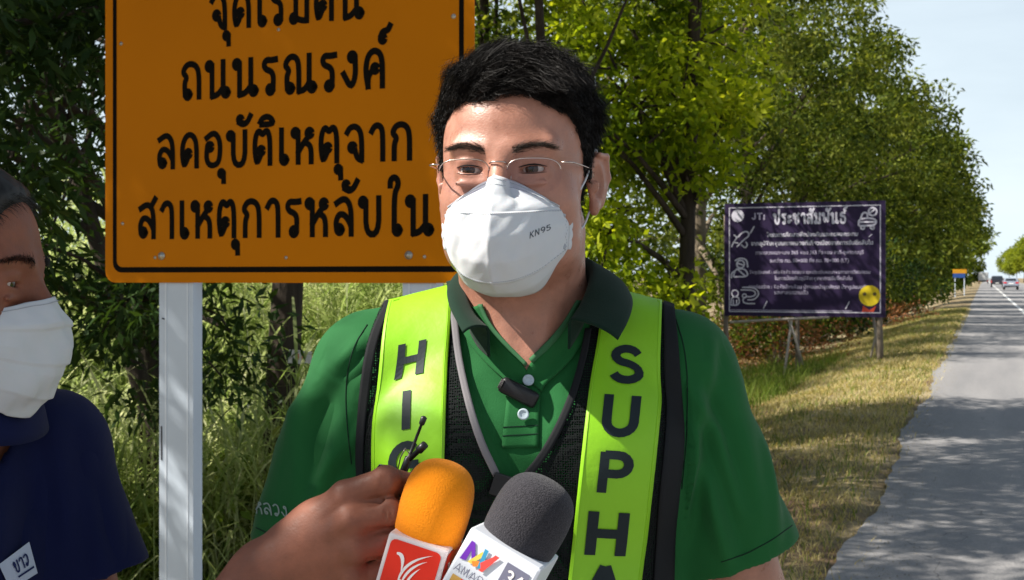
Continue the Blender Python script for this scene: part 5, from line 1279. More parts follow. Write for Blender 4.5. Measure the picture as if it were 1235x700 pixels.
def tree(base, top, r0, crown, per, L, W, droop, lm, label, seed, bark=BARK, group='trees along the road', nb=9, lean=(0, 0), name='tree', clr=(.25, .5), nclump=None, twig=3, flat_=.6):
    """crown: list of (centre offset x,y,z from the base, radii x,y,z); limbs reach the clumps of leaves"""
    rng = np.random.default_rng(seed); rd = random.Random(seed); base = Vector(base)
    t = empty(name, base, label=label, cat='tree', group=group)
    H_ = top; pts = []; k = 9
    for i in range(k+1):
        u = i/k; pts.append(base+Vector((lean[0]*u+.03*H_*math.sin(u*5+seed)*.5*u, lean[1]*u+.03*H_*math.cos(u*4+seed)*.5*u, H_*u-.15*(i == 0))))
    rads = [r0*(1.25 if i == 0 else 1)*(1-.72*i/k) for i in range(k+1)]
    mb = MB(); mb.tube(pts, rads, 12); mb.build('trunk', bark, t, True)
    cl = []
    for (ox, oy, oz, rx, ry, rz, n_) in crown:
        for _ in range(n_):
            v = unit_(rng.normal(size=(1, 3)))[0]*rng.uniform(.45, 1)**.6; cl.append((base.x+ox+v[0]*rx, base.y+oy+v[1]*ry, base.z+oz+v[2]*rz, rng.uniform(*clr)))
    cl = np.array(cl)
    mb = MB(); lim = []
    for b in range(nb):           # limbs
        ci = cl[rd.randrange(len(cl))]; tgt = Vector(ci[:3]); u = min(.92, max(.28, (tgt.z-base.z)/H_*.75*rd.uniform(.75, 1.05))); j = int(u*k); a = pts[j].lerp(pts[min(j+1, k)], u*k-j)
        mid = a.lerp(tgt, .5)+Vector((rd.uniform(-.1, .1), rd.uniform(-.1, .1), .12))*(tgt-a).length*.6; q = [a, a.lerp(mid, .5)+Vector((0, 0, .02)), mid, mid.lerp(tgt, .5), tgt]
        rb = rads[j]*.5; mb.tube(q, [rb, rb*.8, rb*.6, rb*.4, rb*.15], 7); lim.append(q)
    mb.build('branch', bark, t, True)
    mb = MB()
    for c in cl[::max(1, len(cl)//(nb*twig))]:    # twigs from the limbs to the clumps
        p = Vector(c[:3]); q = min((x for l_ in lim for x in l_[1:4]), key=lambda x: (x-p).length)
        mb.tube([q, q.lerp(p, .5)+Vector((0, 0, .05)), p], [.022*H_/8, .014*H_/8, .005], 5, False)
    mb.build('twigs', bark, t, True, kind='stuff')
    V = leafset(cl, per, L, W, droop, rng, 1.15, flat_)
    link('crown', fastmesh('crown', V, np.arange(len(V)).reshape(-1, 4)), lm, t, smooth=False, kind='stuff')
    return t
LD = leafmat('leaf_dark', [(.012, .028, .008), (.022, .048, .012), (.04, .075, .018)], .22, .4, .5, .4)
LM = leafmat('leaf_mid', [(.022, .040, .006), (.050, .085, .010), (.15, .19, .026), (.28, .31, .06)], .42, .42, .7, .4)  # wide colour spread paints sunlit spots and dark gaps into the crowns
LB = leafmat('leaf_bright', [(.025, .050, .004), (.11, .17, .009), (.28, .35, .016), (.46, .50, .05)], .52, .4, .9, .4)  # pale end raised to paint sunlit highlights into the leaf colour
LR = leafmat('leaf_row', [(.009, .018, .004), (.038, .062, .009), (.105, .135, .020), (.21, .23, .05)], .40, .5, .55, .3)  # dark-to-pale ramp also paints light and shade mottling into the row
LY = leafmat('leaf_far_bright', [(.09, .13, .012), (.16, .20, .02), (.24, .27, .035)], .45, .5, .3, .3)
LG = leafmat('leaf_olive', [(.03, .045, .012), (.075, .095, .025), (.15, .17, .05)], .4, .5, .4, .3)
if 'trees' in DO:
    # the shade tree the sign stands beside: dark, overhanging from the left
    g = lambda x, y: gz(np.array([x*ST+y*CT]), np.array([x*CT-y*ST]))[0]
    def shade(tx, ty, tz, k): return (tx+SUN.x*k, ty+SUN.y*k, tz+SUN.z*k)
    bx, by = -4.3, 4.6
    b0 = Vector((bx, by, g(bx, by)))
    sh = []
    for (tx, ty, tz, k, rad, n_) in [(-.62, 1.05, 1.18, 3.6, .32, 16), (-.60, 1.36, 1.16, 3.5, .32, 16), (-.72, 1.18, 1.32, 3.8, .26, 9), (-.29, .98, 1.19, 3.3, .10, 6), (-.24, .99, 1.21, 2.8, .05, 2), (-1.15, 3.85, 1.9, 3.3, .55, 30), (-.55, 3.6, 2.0, 3.4, .55, 30), (-.85, 3.75, 1.5, 3.3, .5, 22), (-1.3, 3.95, .9, 3.2, .35, 16), (-1.25, 3.9, .35, 3.0, .35, 16), (-1.0, 3.8, 2.6, 3.2, .5, 26), (-.5, 3.6, 2.6, 3.5, .45, 16)]:
        x, y, z = shade(tx, ty, tz, k); sh.append((x-b0.x, y-b0.y, z-b0.z, rad, rad, rad*.8, n_))
    sh += [(.4, .6, 4.6, 1.7, 1.6, 1.1, 40), (1.2, 2.5, 4.3, 1.6, 1.6, 1.0, 36), (2.9, -2.2, 4.6, .8, 1.2, .7, 14), (4.6, -3.4, 5.2, 1.7, 1.9, .6, 60), (5.6, -5.6, 5.0, 1.7, 1.6, .6, 40), (-.2, 3.2, 3.2, 1.2, 1.2, 1.0, 20), (2.25, .7, 3.2, .55, .9, .75, 46), (1.9, .2, 2.5, .5, .6, .4, 18)]  # high clumps over the people are out of view, added to cut skylight
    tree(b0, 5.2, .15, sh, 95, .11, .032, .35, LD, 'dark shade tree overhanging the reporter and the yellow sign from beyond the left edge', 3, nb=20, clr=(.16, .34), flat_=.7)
    # trunks and crowns beyond the sign
    def ground_pt(x, y): return Vector((x, y, g(x, y)))
    b = ground_pt(-1.62, 8.6)
    tree(b, 6.5, .14, [(.3, -1.5, 6.3, 1.7, 1.8, .9, 44), (1.7, .6, 6.6, 1.8, 1.8, .9, 44), (2.2, 1.9, 6.6, 1.2, 1.2, .8, 26), (-.8, -2.6, 6.2, 1.7, 1.7, .8, 50), (.4, -.9, 6.9, 1.8, 1.5, .6, 40), (-1.1, .2, 6.3, 1.6, 1.6, .8, 55), (.85, 3.2, 6.4, 1.5, 1.5, .7, 36)], 150, .13, .042, .4, LD, 'dark leaning trunk behind the sign with a white paper tag on its bark', 5, nb=9, lean=(.15, .1), group='trees behind the sign')
    b = ground_pt(-2.52, 8.9)
    tree(b, 6.5, .115, [(-1.9, -1.6, 4.4, 1.1, 1.0, 1.2, 44), (-.9, -1.6, 2.15, 1.1, .8, .75, 28), (.62, -2.0, 2.0, .42, .6, .5, 15), (-.3, .5, 6.2, 1.2, 1.2, .8, 14)], 110, .10, .030, .4, LD, 'slim tree with low leafy boughs whose trunk shows beside the white sign post', 7, nb=14, lean=(-.5, .3), group='trees behind the sign', clr=(.2, .42))
    b = ground_pt(-2.12, 8.5)
    tree(b, 5.6, .085, [(-1.6, .6, 4.6, 1.0, 1.0, .8, 26), (-1.2, -.9, 2.0, .6, .6, .5, 5)], 90, .11, .032, .4, LD, 'thin leaning trunk at the foot of the white sign post', 8, nb=6, lean=(-1.7, .5), group='trees behind the sign', clr=(.2, .42))
    for i, (x, y, h_, n_) in enumerate([(-8.2, 19, 9.5, 80), (-10.5, 23, 11, 80), (-4.5, 24, 11, 70)]):
        b = ground_pt(x, y); tree(b, h_, .17, [(0, 0, h_*.72, 3.0, 2.4, 2.4, n_), (.5, -.5, h_*.42, 2.4, 2.0, 1.7, n_//2)], 90, .18, .055, .35, LD, ['dark bushy tree at the left edge above the reporter', 'tall dark tree farther back at the left edge', 'dark tree far behind the yellow sign'][i], 20+i, nb=10, group='trees behind the sign', clr=(.3, .55))
    # bright back-lit mango-like tree right of the man
    b = ground_pt(1.72, 12.2)
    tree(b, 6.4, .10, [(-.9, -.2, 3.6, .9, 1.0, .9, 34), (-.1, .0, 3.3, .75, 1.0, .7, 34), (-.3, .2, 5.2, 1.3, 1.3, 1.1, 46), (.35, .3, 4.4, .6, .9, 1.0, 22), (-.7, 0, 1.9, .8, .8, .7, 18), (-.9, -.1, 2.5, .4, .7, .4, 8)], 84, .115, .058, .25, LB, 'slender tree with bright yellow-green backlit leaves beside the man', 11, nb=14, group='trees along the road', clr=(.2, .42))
    b = ground_pt(-.3, 13.5)
    tree(b, 7.0, .11, [(.9, 0, 5.6, 1.6, 1.4, 1.2, 40), (1.4, .2, 3.4, .9, .9, 1.0, 20), (.2, 0, 3.9, .9, .8, .9, 14)], 110, .11, .055, .3, LM, 'leafy tree directly behind the man', 12, nb=10, group='trees along the road', clr=(.25, .45))
    # overhanging spray at the top right of the sign
    b = ground_pt(.22, 9.4)
    tree(b, 6.6, .06, [(.35, -1.4, 4.62, .55, .5, .34, 12), (.75, -.8, 4.7, .7, .7, .5, 26), (.2, 0, 5.8, 1.5, 1.3, .9, 24)], 60, .15, .045, .6, LM, 'thin tree reaching down from the top of the picture over the dark hair', 13, nb=2, group='trees along the road', clr=(.16, .3))
    # the row along the ditch to the vanishing point
    row = [(13.5, -8.0, 7.6, LG, 1.6, 'pale drooping'), (18.5, -9.6, 9.6, LM, 2.4, 'broad mid-green'), (23, -7.4, 11, LM, 2.9, 'feathery'), (28.5, -6.2, 12.6, LR, 2.9, 'tall feathery-topped'), (35, -6.3, 12.6, LR, 3.3, 'dense dark'),
           (43, -6.0, 13.0, LR, 3.9, 'rounded dark green'), (53, -6.0, 13.2, LR, 4.1, 'wide'), (65, -5.8, 13.0, LR, 4.4, 'spreading'), (79, -5.8, 13.6, LR, 4.8, 'heavy dark'), (97, -5.8, 14.0, LR, 5.0, 'tall'),
           (120, -5.8, 14, LR, 5.2, 'hazy'), (148, -5.8, 14, LM, 5.3, 'small far'), (187, -6, 14, LM, 5.5, 'smaller far'), (240, -6, 14, LM, 6, 'tiny far'), (320, -5.5, 15, LM, 7, 'farthest')]
    near_ = ['directly behind the purple board', 'whose crown fills the sky above the purple board', 'standing behind the left post of the purple board', 'rising at the upper right above the purple board', 'just right of the purple board over the dead brush',
             'second in the row beyond the purple board', 'third in the row beyond the purple board', 'fourth in the row, leaning out towards the road', 'fifth in the row beyond the board', 'sixth in the row, its crown out over the verge',
             'near the blue and yellow roadside sign', 'past the blue and yellow roadside sign', 'well past the blue and yellow sign', 'near the vanishing point of the road', 'at the vanishing point of the road']
    for i, (s_, t_, h_, lm, rc, kd) in enumerate(row):
        b = R(s_, t_, float(gz(np.array([s_]), np.array([t_]))[0])); far = s_ > 60
        nc = int(np.interp(s_, [13, 27, 40, 100, 320], [95, 130, 120, 70, 40])); pr = int(np.interp(s_, [13, 40, 100, 320], [105, 80, 50, 30])); sz = float(np.interp(s_, [13, 27, 40, 100, 320], [.15, .21, .26, .6, 1.4]))
        cr_ = [(0, 0, h_*.70, rc, rc, h_*.28, nc), (1.6 if s_ > 30 else .8, -.6, h_*.55, rc*.85, rc*.85, h_*.22, nc//2), (-.3, 0, h_*.30, rc*.8, rc*.8, h_*.18, nc//2), (.5, -.3, h_*.13, rc*.6, rc*.6, h_*.09, nc//4)]
        tree(b, h_*.86, .13+.006*h_, cr_, int(pr*(.5 if i < 3 else (.62 if i < 4 else .85) if i < 5 else 1)), sz*.82, sz*.36, .35 if lm is not LG else 1.2, lm, f'{kd} tree {near_[i]}', 40+i, nb=10, clr=(.35+.1*(s_ > 30), .75+.3*(s_ > 60)), twig=2, bark=BARKL if i in (0, 2, 3) else BARK)
    # across the road, bright in the sun
    for i, (s_, t_, h_, rc) in enumerate([(290, 13.5, 12.5, 4.5), (335, 12.8, 13, 4.8), (385, 12.5, 13.5, 5), (450, 12.5, 14, 5.2), (540, 12.2, 14, 5.5), (680, 12, 15, 6)]):
        b = R(s_, t_, -.1); tree(b, h_*.85, .16, [(0, 0, h_*.60, rc, rc, h_*.36, 60)], 60, .75+.001*s_, .32, .3, LY, f'bright yellow-green tree across the road, {["nearest to the right edge", "second from the right edge", "third from the right edge", "beyond the silver car", "above the white truck", "smallest near the vanishing point"][i]}', 80+i, BARKL, group='bright trees across the road', nb=7, clr=(.8, 1.5))
    # low shrubs in the ditch
    def shrub(b, rx, rz, n_, per, L, W, lm, label, seed, group='shrubs in the ditch', dr=.1):
        rng = np.random.default_rng(seed); t = empty('shrub', b, label=label, cat='shrub', group=group); mb = MB()
        cl = np.array([(b.x+rng.normal()*rx*.5, b.y+rng.normal()*rx*.5, b.z+rz*rng.uniform(.15, 1), rng.uniform(.12, .3)*rx) for _ in range(n_)])
        for c in cl[:26]: mb.tube([b+Vector((0, 0, -.05)), b.lerp(Vector(c[:3]), .5)+Vector((0, 0, .1)), Vector(c[:3])], [.02, .012, .004], 5, False)
        mb.build('stem', BARKL, t, True, kind='stuff'); V = leafset(cl, per, L, W, dr, rng, 1.1, .9); link('foliage', fastmesh('foliage', V, np.arange(len(V)).reshape(-1, 4)), lm, t, smooth=False, kind='stuff')
    DEAD = leafmat('leaf_dead', [(.10, .040, .02), (.20, .085, .04), (.33, .16, .08)], .3, .6, 2, .2)
    def gp(s_, t_): return R(s_, t_, float(gz(np.array([s_]), np.array([t_]))[0]))
    shrub(gp(30, -4.6), 1.6, 1.4, 46, 70, .11, .04, DEAD, 'heap of dead reddish-brown brush behind the legs of the purple board', 101, group='brush in the ditch')
    shrub(gp(52, -4.2), 2.2, 1.3, 40, 50, .16, .06, DEAD, 'far brown brush below the blue and yellow sign', 102, group='brush in the ditch')
    for i, (s_, t_, rx, rz, lm, lb) in enumerate([(14.5, -5.6, .8, 1.7, LB, 'bright green shrub at the left post of the purple board'), (12.5, -5.0, 1.1, 2.0, LB, 'light green shrub just right of the man behind his shoulder'), (19, -6.4, 1.2, 1.6, LM, 'dark shrub in the shade under the purple board'),
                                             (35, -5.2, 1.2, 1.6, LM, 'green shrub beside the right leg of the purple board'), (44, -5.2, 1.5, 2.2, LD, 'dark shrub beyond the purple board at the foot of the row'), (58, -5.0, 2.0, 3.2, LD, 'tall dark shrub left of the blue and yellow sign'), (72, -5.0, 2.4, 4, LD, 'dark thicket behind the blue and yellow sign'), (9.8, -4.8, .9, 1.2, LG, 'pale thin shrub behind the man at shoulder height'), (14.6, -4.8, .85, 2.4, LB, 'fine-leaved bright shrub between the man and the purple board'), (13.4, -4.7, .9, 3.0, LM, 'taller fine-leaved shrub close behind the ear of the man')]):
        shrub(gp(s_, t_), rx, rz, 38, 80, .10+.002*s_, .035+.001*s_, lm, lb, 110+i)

# ============================================================ the signs and the traffic
if 'env' in DO:
    YEL = mat('sign_amber', (.50, .158, .0), rough=.5, spec=.06, var=.06, vscale=1.6, bump=.05, bscale=30, bdist=.001)
    YELE = mat('sign_edge', (.70, .30, .02), rough=.4, var=.05); INK = mat('sign_black', (.006, .005, .004), rough=.7, var=.1, spec=.04)
    STEEL = mat('post_white', (.50, .57, .66), rough=.45, var=.06, vscale=4, bump=.1, bscale=30); BOLT = mat('bolt_zinc', (.45, .43, .38), rough=.35, metal=.8)
    STEELD = mat('post_scuffs', (.06, .06, .07), rough=.8)
    # sign board: plane across the road direction; its lower left corner shows at (127,341), lower right at (571,341)
    SW = 1.20; rx_ = Vector((CT, -ST, 0)); nf = Vector((-ST, -CT, 0))      # along the board, out of its face
    # place: left edge depth chosen so that the width SW spans the two pixel columns
    xl, xr = (127-CX)/F, (572-CX)/F; YL = SW*(CT+xr*ST)/(xr-xl); SL = Vector((xl*YL, YL, H-6/F*YL))
    SH = 1.25; up = Vector((0, 0, 1))
    def sp(a, b, o=0): return SL+rx_*a+up*b+nf*o                           # a metres from the left, b metres from the foot
    def rr2(x0, z0, x1, z1, r_): return [(cxx+r_*math.cos(math.radians(a)), czz+r_*math.sin(math.radians(a))) for cxx, czz, a0 in ((x1-r_, z1-r_, 0), (x0+r_, z1-r_, 90), (x0+r_, z0+r_, 180), (x1-r_, z0+r_, 270)) for a in (a0, a0+22, a0+45, a0+68, a0+90)]
    sign = empty('road_sign', sp(SW/2, -1.5), label='large amber road sign with black Thai lettering on white posts', cat='road sign')
    o = rr2(0, 0, SW, SH, .035); V = [sp(a, b, 0) for a, b in o]+[sp(a, b, -.004) for a, b in o]; n = len(o)
    mb = MB(); mb.add(V, [tuple(range(n)), tuple(range(2*n-1, n-1, -1))]+[(i, n+i, n+(i+1) % n, (i+1) % n) for i in range(n)]); board = mb.build('board', YEL, sign)
    oo, ii = rr2(.028, .030, SW-.030, SH-.03, .03), rr2(.042, .046, SW-.044, SH-.046, .02)
    V = [sp(a, b, .0008) for a, b in oo]+[sp(a, b, .0008) for a, b in ii]; link('border', mesh('border', V, [(i, (i+1) % n, n+(i+1) % n, n+i) for i in range(n)]), INK, board, smooth=False)
    def inv(px, py):        # pixel -> board coordinates (a, b), to read positions off the photograph
        d = P(px, py, 1)-Vector((0, 0, H)); k = (SL-Vector((0, 0, H))).dot(nf)/d.dot(nf); q = Vector((0, 0, H))+d*k-SL; return q.dot(rx_), q.z
    for txt, (x0, y0), (x1, y1), hpx in [('จุดเริ่มต้น', (254, 33), (440, 22), 40), ('ถนนรณรงค์', (219, 119), (468, 104), 41), ('ลดอุบัติเหตุจาก', (190, 203), (500, 191), 39), ('สาเหตุการหลับใน', (167, 288), (524, 280), 41)]:
        a0, b0_ = inv(x0, y0); a1, b1_ = inv(x1, y1)
        b1_ = b0_ = (b0_+b1_)/2
        hh = hpx/F*YL*.98; wtot = textw(txt, .12)-.12; k_ = (a1-a0)/wtot
        letters(txt, .185, lambda u, z, k: sp(a0+u*k_, b0_+z*hh, .001+k), 'letter', INK, board, .12)
    for px, py, rr_ in [(146, 53, .006), (148, 270, .005), (195, 309, .012), (187, 311, .005), (345, 311, .005), (493, 308, .012), (512, 310, .005), (547, 20, .007), (336, 36, .005)]:
        a, b = inv(px, py); mb = MB(); Mq = Vector((0, 0, 1)).rotation_difference(nf).to_matrix()
        mb.lathe([(rr_*.45, .006 if rr_ > .01 else .002), (rr_*.5, .0035 if rr_ > .01 else .0015), (rr_, .0022 if rr_ > .01 else .001), (rr_, .0002)], sp(a, b), Mq, 14 if rr_ < .01 else 12); mb.build('bolt', BOLT, board, True)
    zg = -1.95
    for px0, px1 in ((190, 231), (484, 525)):
        a0, _ = inv(px0, 345); a1, _ = inv(px1, 345); wv = (a1-a0); c_ = (a0+a1)/2
        # folded channel: front web, two flanges and lips
        prof = [(-.5, 0), (.5, 0), (.5, -.045), (.36, -.045), (.36, -.041), (.46, -.041), (.46, -.004), (-.46, -.004), (-.46, -.041), (-.36, -.041), (-.36, -.045), (-.5, -.045)]
        V = []; 
        for z in (-2.2, SH-.06):
            for x, y in prof: V.append(sp(c_+x*wv, z, y-.008))
        m_ = len(prof); mb = MB(); mb.add(V, [tuple(range(m_)), tuple(range(2*m_-1, m_-1, -1))]+[(i, m_+i, m_+(i+1) % m_, (i+1) % m_) for i in range(m_)]); pst = mb.build('post', STEEL, sign)
        mb = MB()
        for xx in (-.30, .34): mb.box(sp(c_+xx*wv, -1.1+SH/2-.1, -.0075), (wv*.05, .002, 2.0+.3), Matrix.Rotation(-TH, 3, 'Z'))
        mb.build('rib', mat('post_rib', (.60, .66, .74), rough=.4, var=.05), pst)
    mb = MB(); a, b = inv(193, 535); mb.box(sp(a, b, -.0068), (.004, .001, .10), Matrix.Rotation(-TH, 3, 'Z')); a, b = inv(193, 385); mb.box(sp(a+.01, b, -.0068), (.014, .001, .004), Matrix.Rotation(.3, 3, 'Y')); mb.build('scuff', STEELD, sign)
    # paper tag nailed to the trunk
    tagc = P(362, 431, 8.42); tg = empty('paper_tag', tagc, label='small white paper tag nailed to the dark trunk behind the sign', cat='tag'); mb = MB(); mb.box(tagc, (.155, .006, .09), Matrix.Rotation(.1, 3, 'Y') @ Matrix.Rotation(.2, 3, 'Z')); mb.build('card', mat('tag_card', (.62, .60, .62), rough=.8, var=.1, vscale=30), tg)
    mb = MB()
    for k in range(2): mb.box(tagc+Vector((-.012+.03*k, -.006, .004)), (.011, .001, .04)); 
    mb.build('print', mat('tag_print', (.5, .12, .08), rough=.8), tg)

    # ---- the purple information board
    PUR = mat('board_purple', (.022, .012, .045), rough=.55, var=.12, vscale=1.2, bump=.05, bscale=20); PW = mat('board_white', (.55, .53, .62), rough=.6, var=.05); PV = mat('board_lilac', (.40, .36, .48), rough=.6)
    BYL = 25.0; xl, xr = (874-CX)/F, (1068-CX)/F; BWd = BYL*(xr-xl)/(CT+xr*ST); BL = Vector((xl*BYL, BYL, H-(381-HY)/F*BYL)); BH = 135/F*BYL
    def bp_(a, b, o=0): return BL+rx_*a+up*b+nf*o
    pb = empty('information_board', bp_(BWd/2, -1.0), label='dark purple information board with Thai text and white icons on timber legs', cat='notice board')
    mb = MB(); o = [(0, 0), (BWd, 0), (BWd, BH), (0, BH)]; V = [bp_(a, b, .0) for a, b in o]+[bp_(a, b, -.03) for a, b in o]
    mb.add(V, [(0, 1, 2, 3), (7, 6, 5, 4), (0, 4, 5, 1), (1, 5, 6, 2), (2, 6, 7, 3), (3, 7, 4, 0)]); bd = mb.build('board', PUR, pb)
    def bframe(x0, z0, x1, z1, w_, m, name, k=.004):
        V = [bp_(a*BWd, b*BH, k) for a, b in ((x0, z0), (x1, z0), (x1, z1), (x0, z1))]+[bp_(a*BWd+da*w_, b*BH+db*w_, k) for a, b, da, db in ((x0, z0, 1, 1), (x1, z0, -1, 1), (x1, z1, -1, -1), (x0, z1, 1, -1))]
        link(name, mesh(name, V, [(i, (i+1) % 4, 4+(i+1) % 4, 4+i) for i in range(4)]), m, bd, smooth=False)
    bframe(.028, .035, .972, .965, .018, PW, 'border')
    def btext(txt, x0, x1, z0, hz, wd, m, gap=.12):
        w_ = textw(txt, gap)-gap; letters(txt, wd, lambda u, z, k: bp_((x0+(x1-x0)*u/w_)*BWd, (z0+z*hz)*BH, .005+k*.3), 'letter', m, bd, gap)
    btext('ประชาสัมพันธ์', .315, .765, .815, .085, .24, PW)
    btext('JTi', .175, .265, .855, .055, .2, PV)
    def ftext(txt, x0, x1, z0, m):       # small print set in the built-in face
        c = bpy.data.curves.new('lettering', 'FONT'); c.body = txt; c.size = .1; c.offset = .0022; to = bpy.data.objects.new('t', c); COL.objects.link(to)
        dg = bpy.context.evaluated_depsgraph_get(); dg.update(); me = bpy.data.meshes.new_from_object(to.evaluated_get(dg)); bpy.data.objects.remove(to); v = verts(me); a0, a1 = v[:, 0].min(), v[:, 0].max(); sc_ = (x1-x0)*BWd/(a1-a0)
        nv_ = np.array([bp_(x0*BWd+(a-a0)*sc_, z0*BH+b*sc_*1.05, .005) for a, b in v[:, :2]], np.float32); me.vertices.foreach_set('co', nv_.ravel()); me.update(); me.materials.clear(); link('small_lettering', me, m, bd, smooth=False, kind='stuff')
    for t_ in [('โครงการศึกษาเพื่อป้องกันและลดผลกระทบ', .27, .835, .70, PW), ('จากอุบัติเหตุบนทางหลวงที่เกี่ยวเนื่องจากการขับขี่หลับใน', .17, .925, .625, PW), ('ทางหลวงหมายเลข 365 ตอน 363 ชื่อตอน ลาดี-สุพรรณบุรี', .20, .87, .545, PV), ('ระหว่าง กม. 50+000 ถึง กม. 70+000 (LT)', .29, .78, .475, PV),
               ('วัตถุประสงค์ : เพื่อติดตั้ง ทดสอบ และประเมินผลมาตรการทางวิศวกรรม', .16, .91, .375, PV), ('ในการป้องกันอุบัติเหตุจากการขับขี่หลับใน', .32, .80, .32, PV), ('การก่อสร้าง : ติดตั้งป้ายเตือน ป้ายแนะนำจุดพักรถ ป้ายรูปแบบพิเศษ', .155, .93, .245, PV), ('และชะลอความเร็ว', .32, .53, .195, PV)]: ftext(*t_)
    def bstroke(strokes, x0, z0, sz, wd, m, name):
        V = []; Fc = []; k = 0
        for p in strokes:
            TG['§'] = (1, [p])
            for v, q in ribbons('§', wd, 0, False, 1, True):
                n0 = len(V); V += [bp_((x0)*BWd+a*sz, z0*BH+b*sz, .005+k*.0004) for a, b in v]; Fc += [tuple(i+n0 for i in f) for f in q]; k += 1
        link(name, mesh(name, V, Fc), m, bd, smooth=False)
    def disc(cx_, cz_, r_, m, name, k=.006, n=28):
        V = [bp_(cx_*BWd+r_*math.cos(2*PI*i/n), cz_*BH+r_*math.sin(2*PI*i/n), k) for i in range(n)]; link(name, mesh(name, V, [tuple(range(n))]), m, bd, smooth=False)
    disc(.085, .89, .125, PW, 'round_emblem')
    bstroke([[(0, .1), (.2, .5), (.6, .9), (.9, .95), (1.0, .7), (.7, .5), (.3, .1)], [(.1, .35), (.35, .3)], [(.55, .2), (.75, .0), (.9, .2), (.8, .35)], [(.15, .75), (.3, .6), (.45, .7)], [(1.05, .85), (1.25, 1.2)]], .045, .60, .36, .07, PW, 'road_icon')
    bstroke([cir(.5, .75, .22), [(.1, .05), (.2, .45), (.5, .5), (.8, .45), (.95, .05), (.1, .05)], [(.3, .5), (.75, .1)], [(.2, .95), (.5, 1.1), (.85, 1.0), (.9, .6)], [(.35, .8), (.65, .7)], [(0, .0), (.0, .25), (.15, .35)]], .045, .34, .36, .08, PW, 'driver_icon')
    bstroke([cir(.25, .7, .2), [(0, 0), (.05, .45), (.25, .5), (.5, .45), (.5, 0), (0, 0)], [(.6, .9), (1.3, .9), (1.5, .7), (1.3, .5), (.8, .5), (.7, .3), (.8, .1), (1.4, .1)], cir(.8, .55, .12), [(.15, .0), (.15, .3)], [(.35, .0), (.35, .3)], [(.7, 1.05), (1.4, 1.05), (1.7, .7), (1.4, .32), (1.0, .32)]], .04, .095, .34, .07, PW, 'seat_icon')
    bstroke([[(.0, .1), (.0, .5), (.9, .5), (.9, .1), (0, .1)], [(.1, .5), (.2, .8), (.45, .8), (.45, .5)], cir(.72, .85, .22), [(.6, .8), (.8, .95)], [(0, .3), (.9, .3)], cir(.2, .0, .09), cir(.7, .0, .09)], .84, .77, .36, .09, PW, 'car_icon')
    bstroke([[(0, 0), (.5, 1)]], .25, .07, .14, .12, PW, 'dash_mark'); bstroke([[(0, 0), (.5, 1)]], .76, .07, .14, .12, PW, 'dash_mark'); bstroke([[(0, 0), (.6, .5)]], .90, .69, .1, .12, PW, 'dash_mark')
    disc(.905, .185, .20, mat('badge_yellow', (.62, .47, .02), rough=.5, var=.1), 'yellow_badge'); disc(.875, .20, .035, mat('badge_dark', (.12, .09, .03), rough=.6), 'badge_dot', .008); disc(.935, .20, .035, MATS['badge_dark'], 'badge_dot', .008)
    V = [bp_(x*BWd, z*BH, .0075) for x, z in ((.865, .10), (.905, .06), (.945, .10), (.93, .045), (.90, .045), (.86, .045))]; link('red_ribbon', mesh('red_ribbon', V, [(0, 1, 2, 3, 4, 5)]), mat('badge_red', (.55, .07, .04), rough=.5), bd, smooth=False)
    link('small_print', mesh('small_print', [bp_(x*BWd, z*BH, .005) for x, z in ((.03, .05), (.80, .05), (.80, .056), (.03, .056))], [(0, 1, 2, 3)]), PV, bd, smooth=False)
    WOOD = mat('timber_grey', (.16, .13, .10), rough=.9, var=.3, vscale=6, bump=.6, bscale=25, bdist=.004, stretch=(1, 1, .2)); WOODP = mat('timber_pale', (.34, .30, .25), rough=.85, var=.2, vscale=6, bump=.4, bscale=25, bdist=.003, stretch=(1, 1, .2))
    for px, wz_, yb, mt, nm in ((875, .060, 465, WOOD, 'post'), (966, .050, 472, WOOD, 'post'), (1066, .062, 428, WOOD, 'post')):
        x, y = (px-CX)/F*BYL, BYL*1.0; a = (Vector((x, y, 0))-Vector((BL.x, BL.y, 0))).dot(rx_); q = bp_(a, 0, -.08); zb = H-(yb-HY)/F*q.y
        mb = MB(); n_ = 7; pts = [Vector((q.x+.012*math.sin(i*1.7), q.y, zb-.3+(BL.z+BH*.9-zb+.3)*i/n_)) for i in range(n_+1)]; mb.tube(pts, [wz_*(1.0-.04*i) for i in range(n_+1)], 10); mb.build(nm, mt, pb, True)
    for pa, pb_ in (((955, 384), (940, 488)), ((951, 384), (968, 440)), ((1053, 380), (1058, 430)), ((1060, 384), (1050, 432)), ((880, 389), (1000, 383))):
        A_, B_ = P(*pa, BYL*.985-.25), P(*pb_, BYL*.985-.35); mb = MB(); mb.tube([A_, A_.lerp(B_, .5)+Vector((.01, 0, .01)), B_], [.028, .026, .022], 7); mb.build('brace', WOODP, pb, True)

    # ---- far yellow and blue sign
    fc = R(115, -2.0, 0); fr_ = empty('roadside_sign', fc, label='distant yellow and blue roadside sign on twin white posts', cat='road sign')
    def fpn(a, z, o=0): return fc+rx_*a+up*z+nf*o
    mb = MB(); mb.box(fpn(0, 2.05), (1.15, .04, .36), Matrix.Rotation(-TH, 3, 'Z')); mb.build('yellow_panel', mat('far_yellow', (.42, .20, .01), rough=.5), fr_)
    mb = MB(); mb.box(fpn(-.05, 1.67), (1.0, .04, .36), Matrix.Rotation(-TH, 3, 'Z')); mb.build('blue_panel', mat('far_blue', (.02, .06, .22), rough=.5), fr_)
    for a in (-.38, .38): mb = MB(); mb.box(fpn(a, .62, -.05), (.07, .06, 2.9), Matrix.Rotation(-TH, 3, 'Z')); mb.build('post', STEEL, fr_)

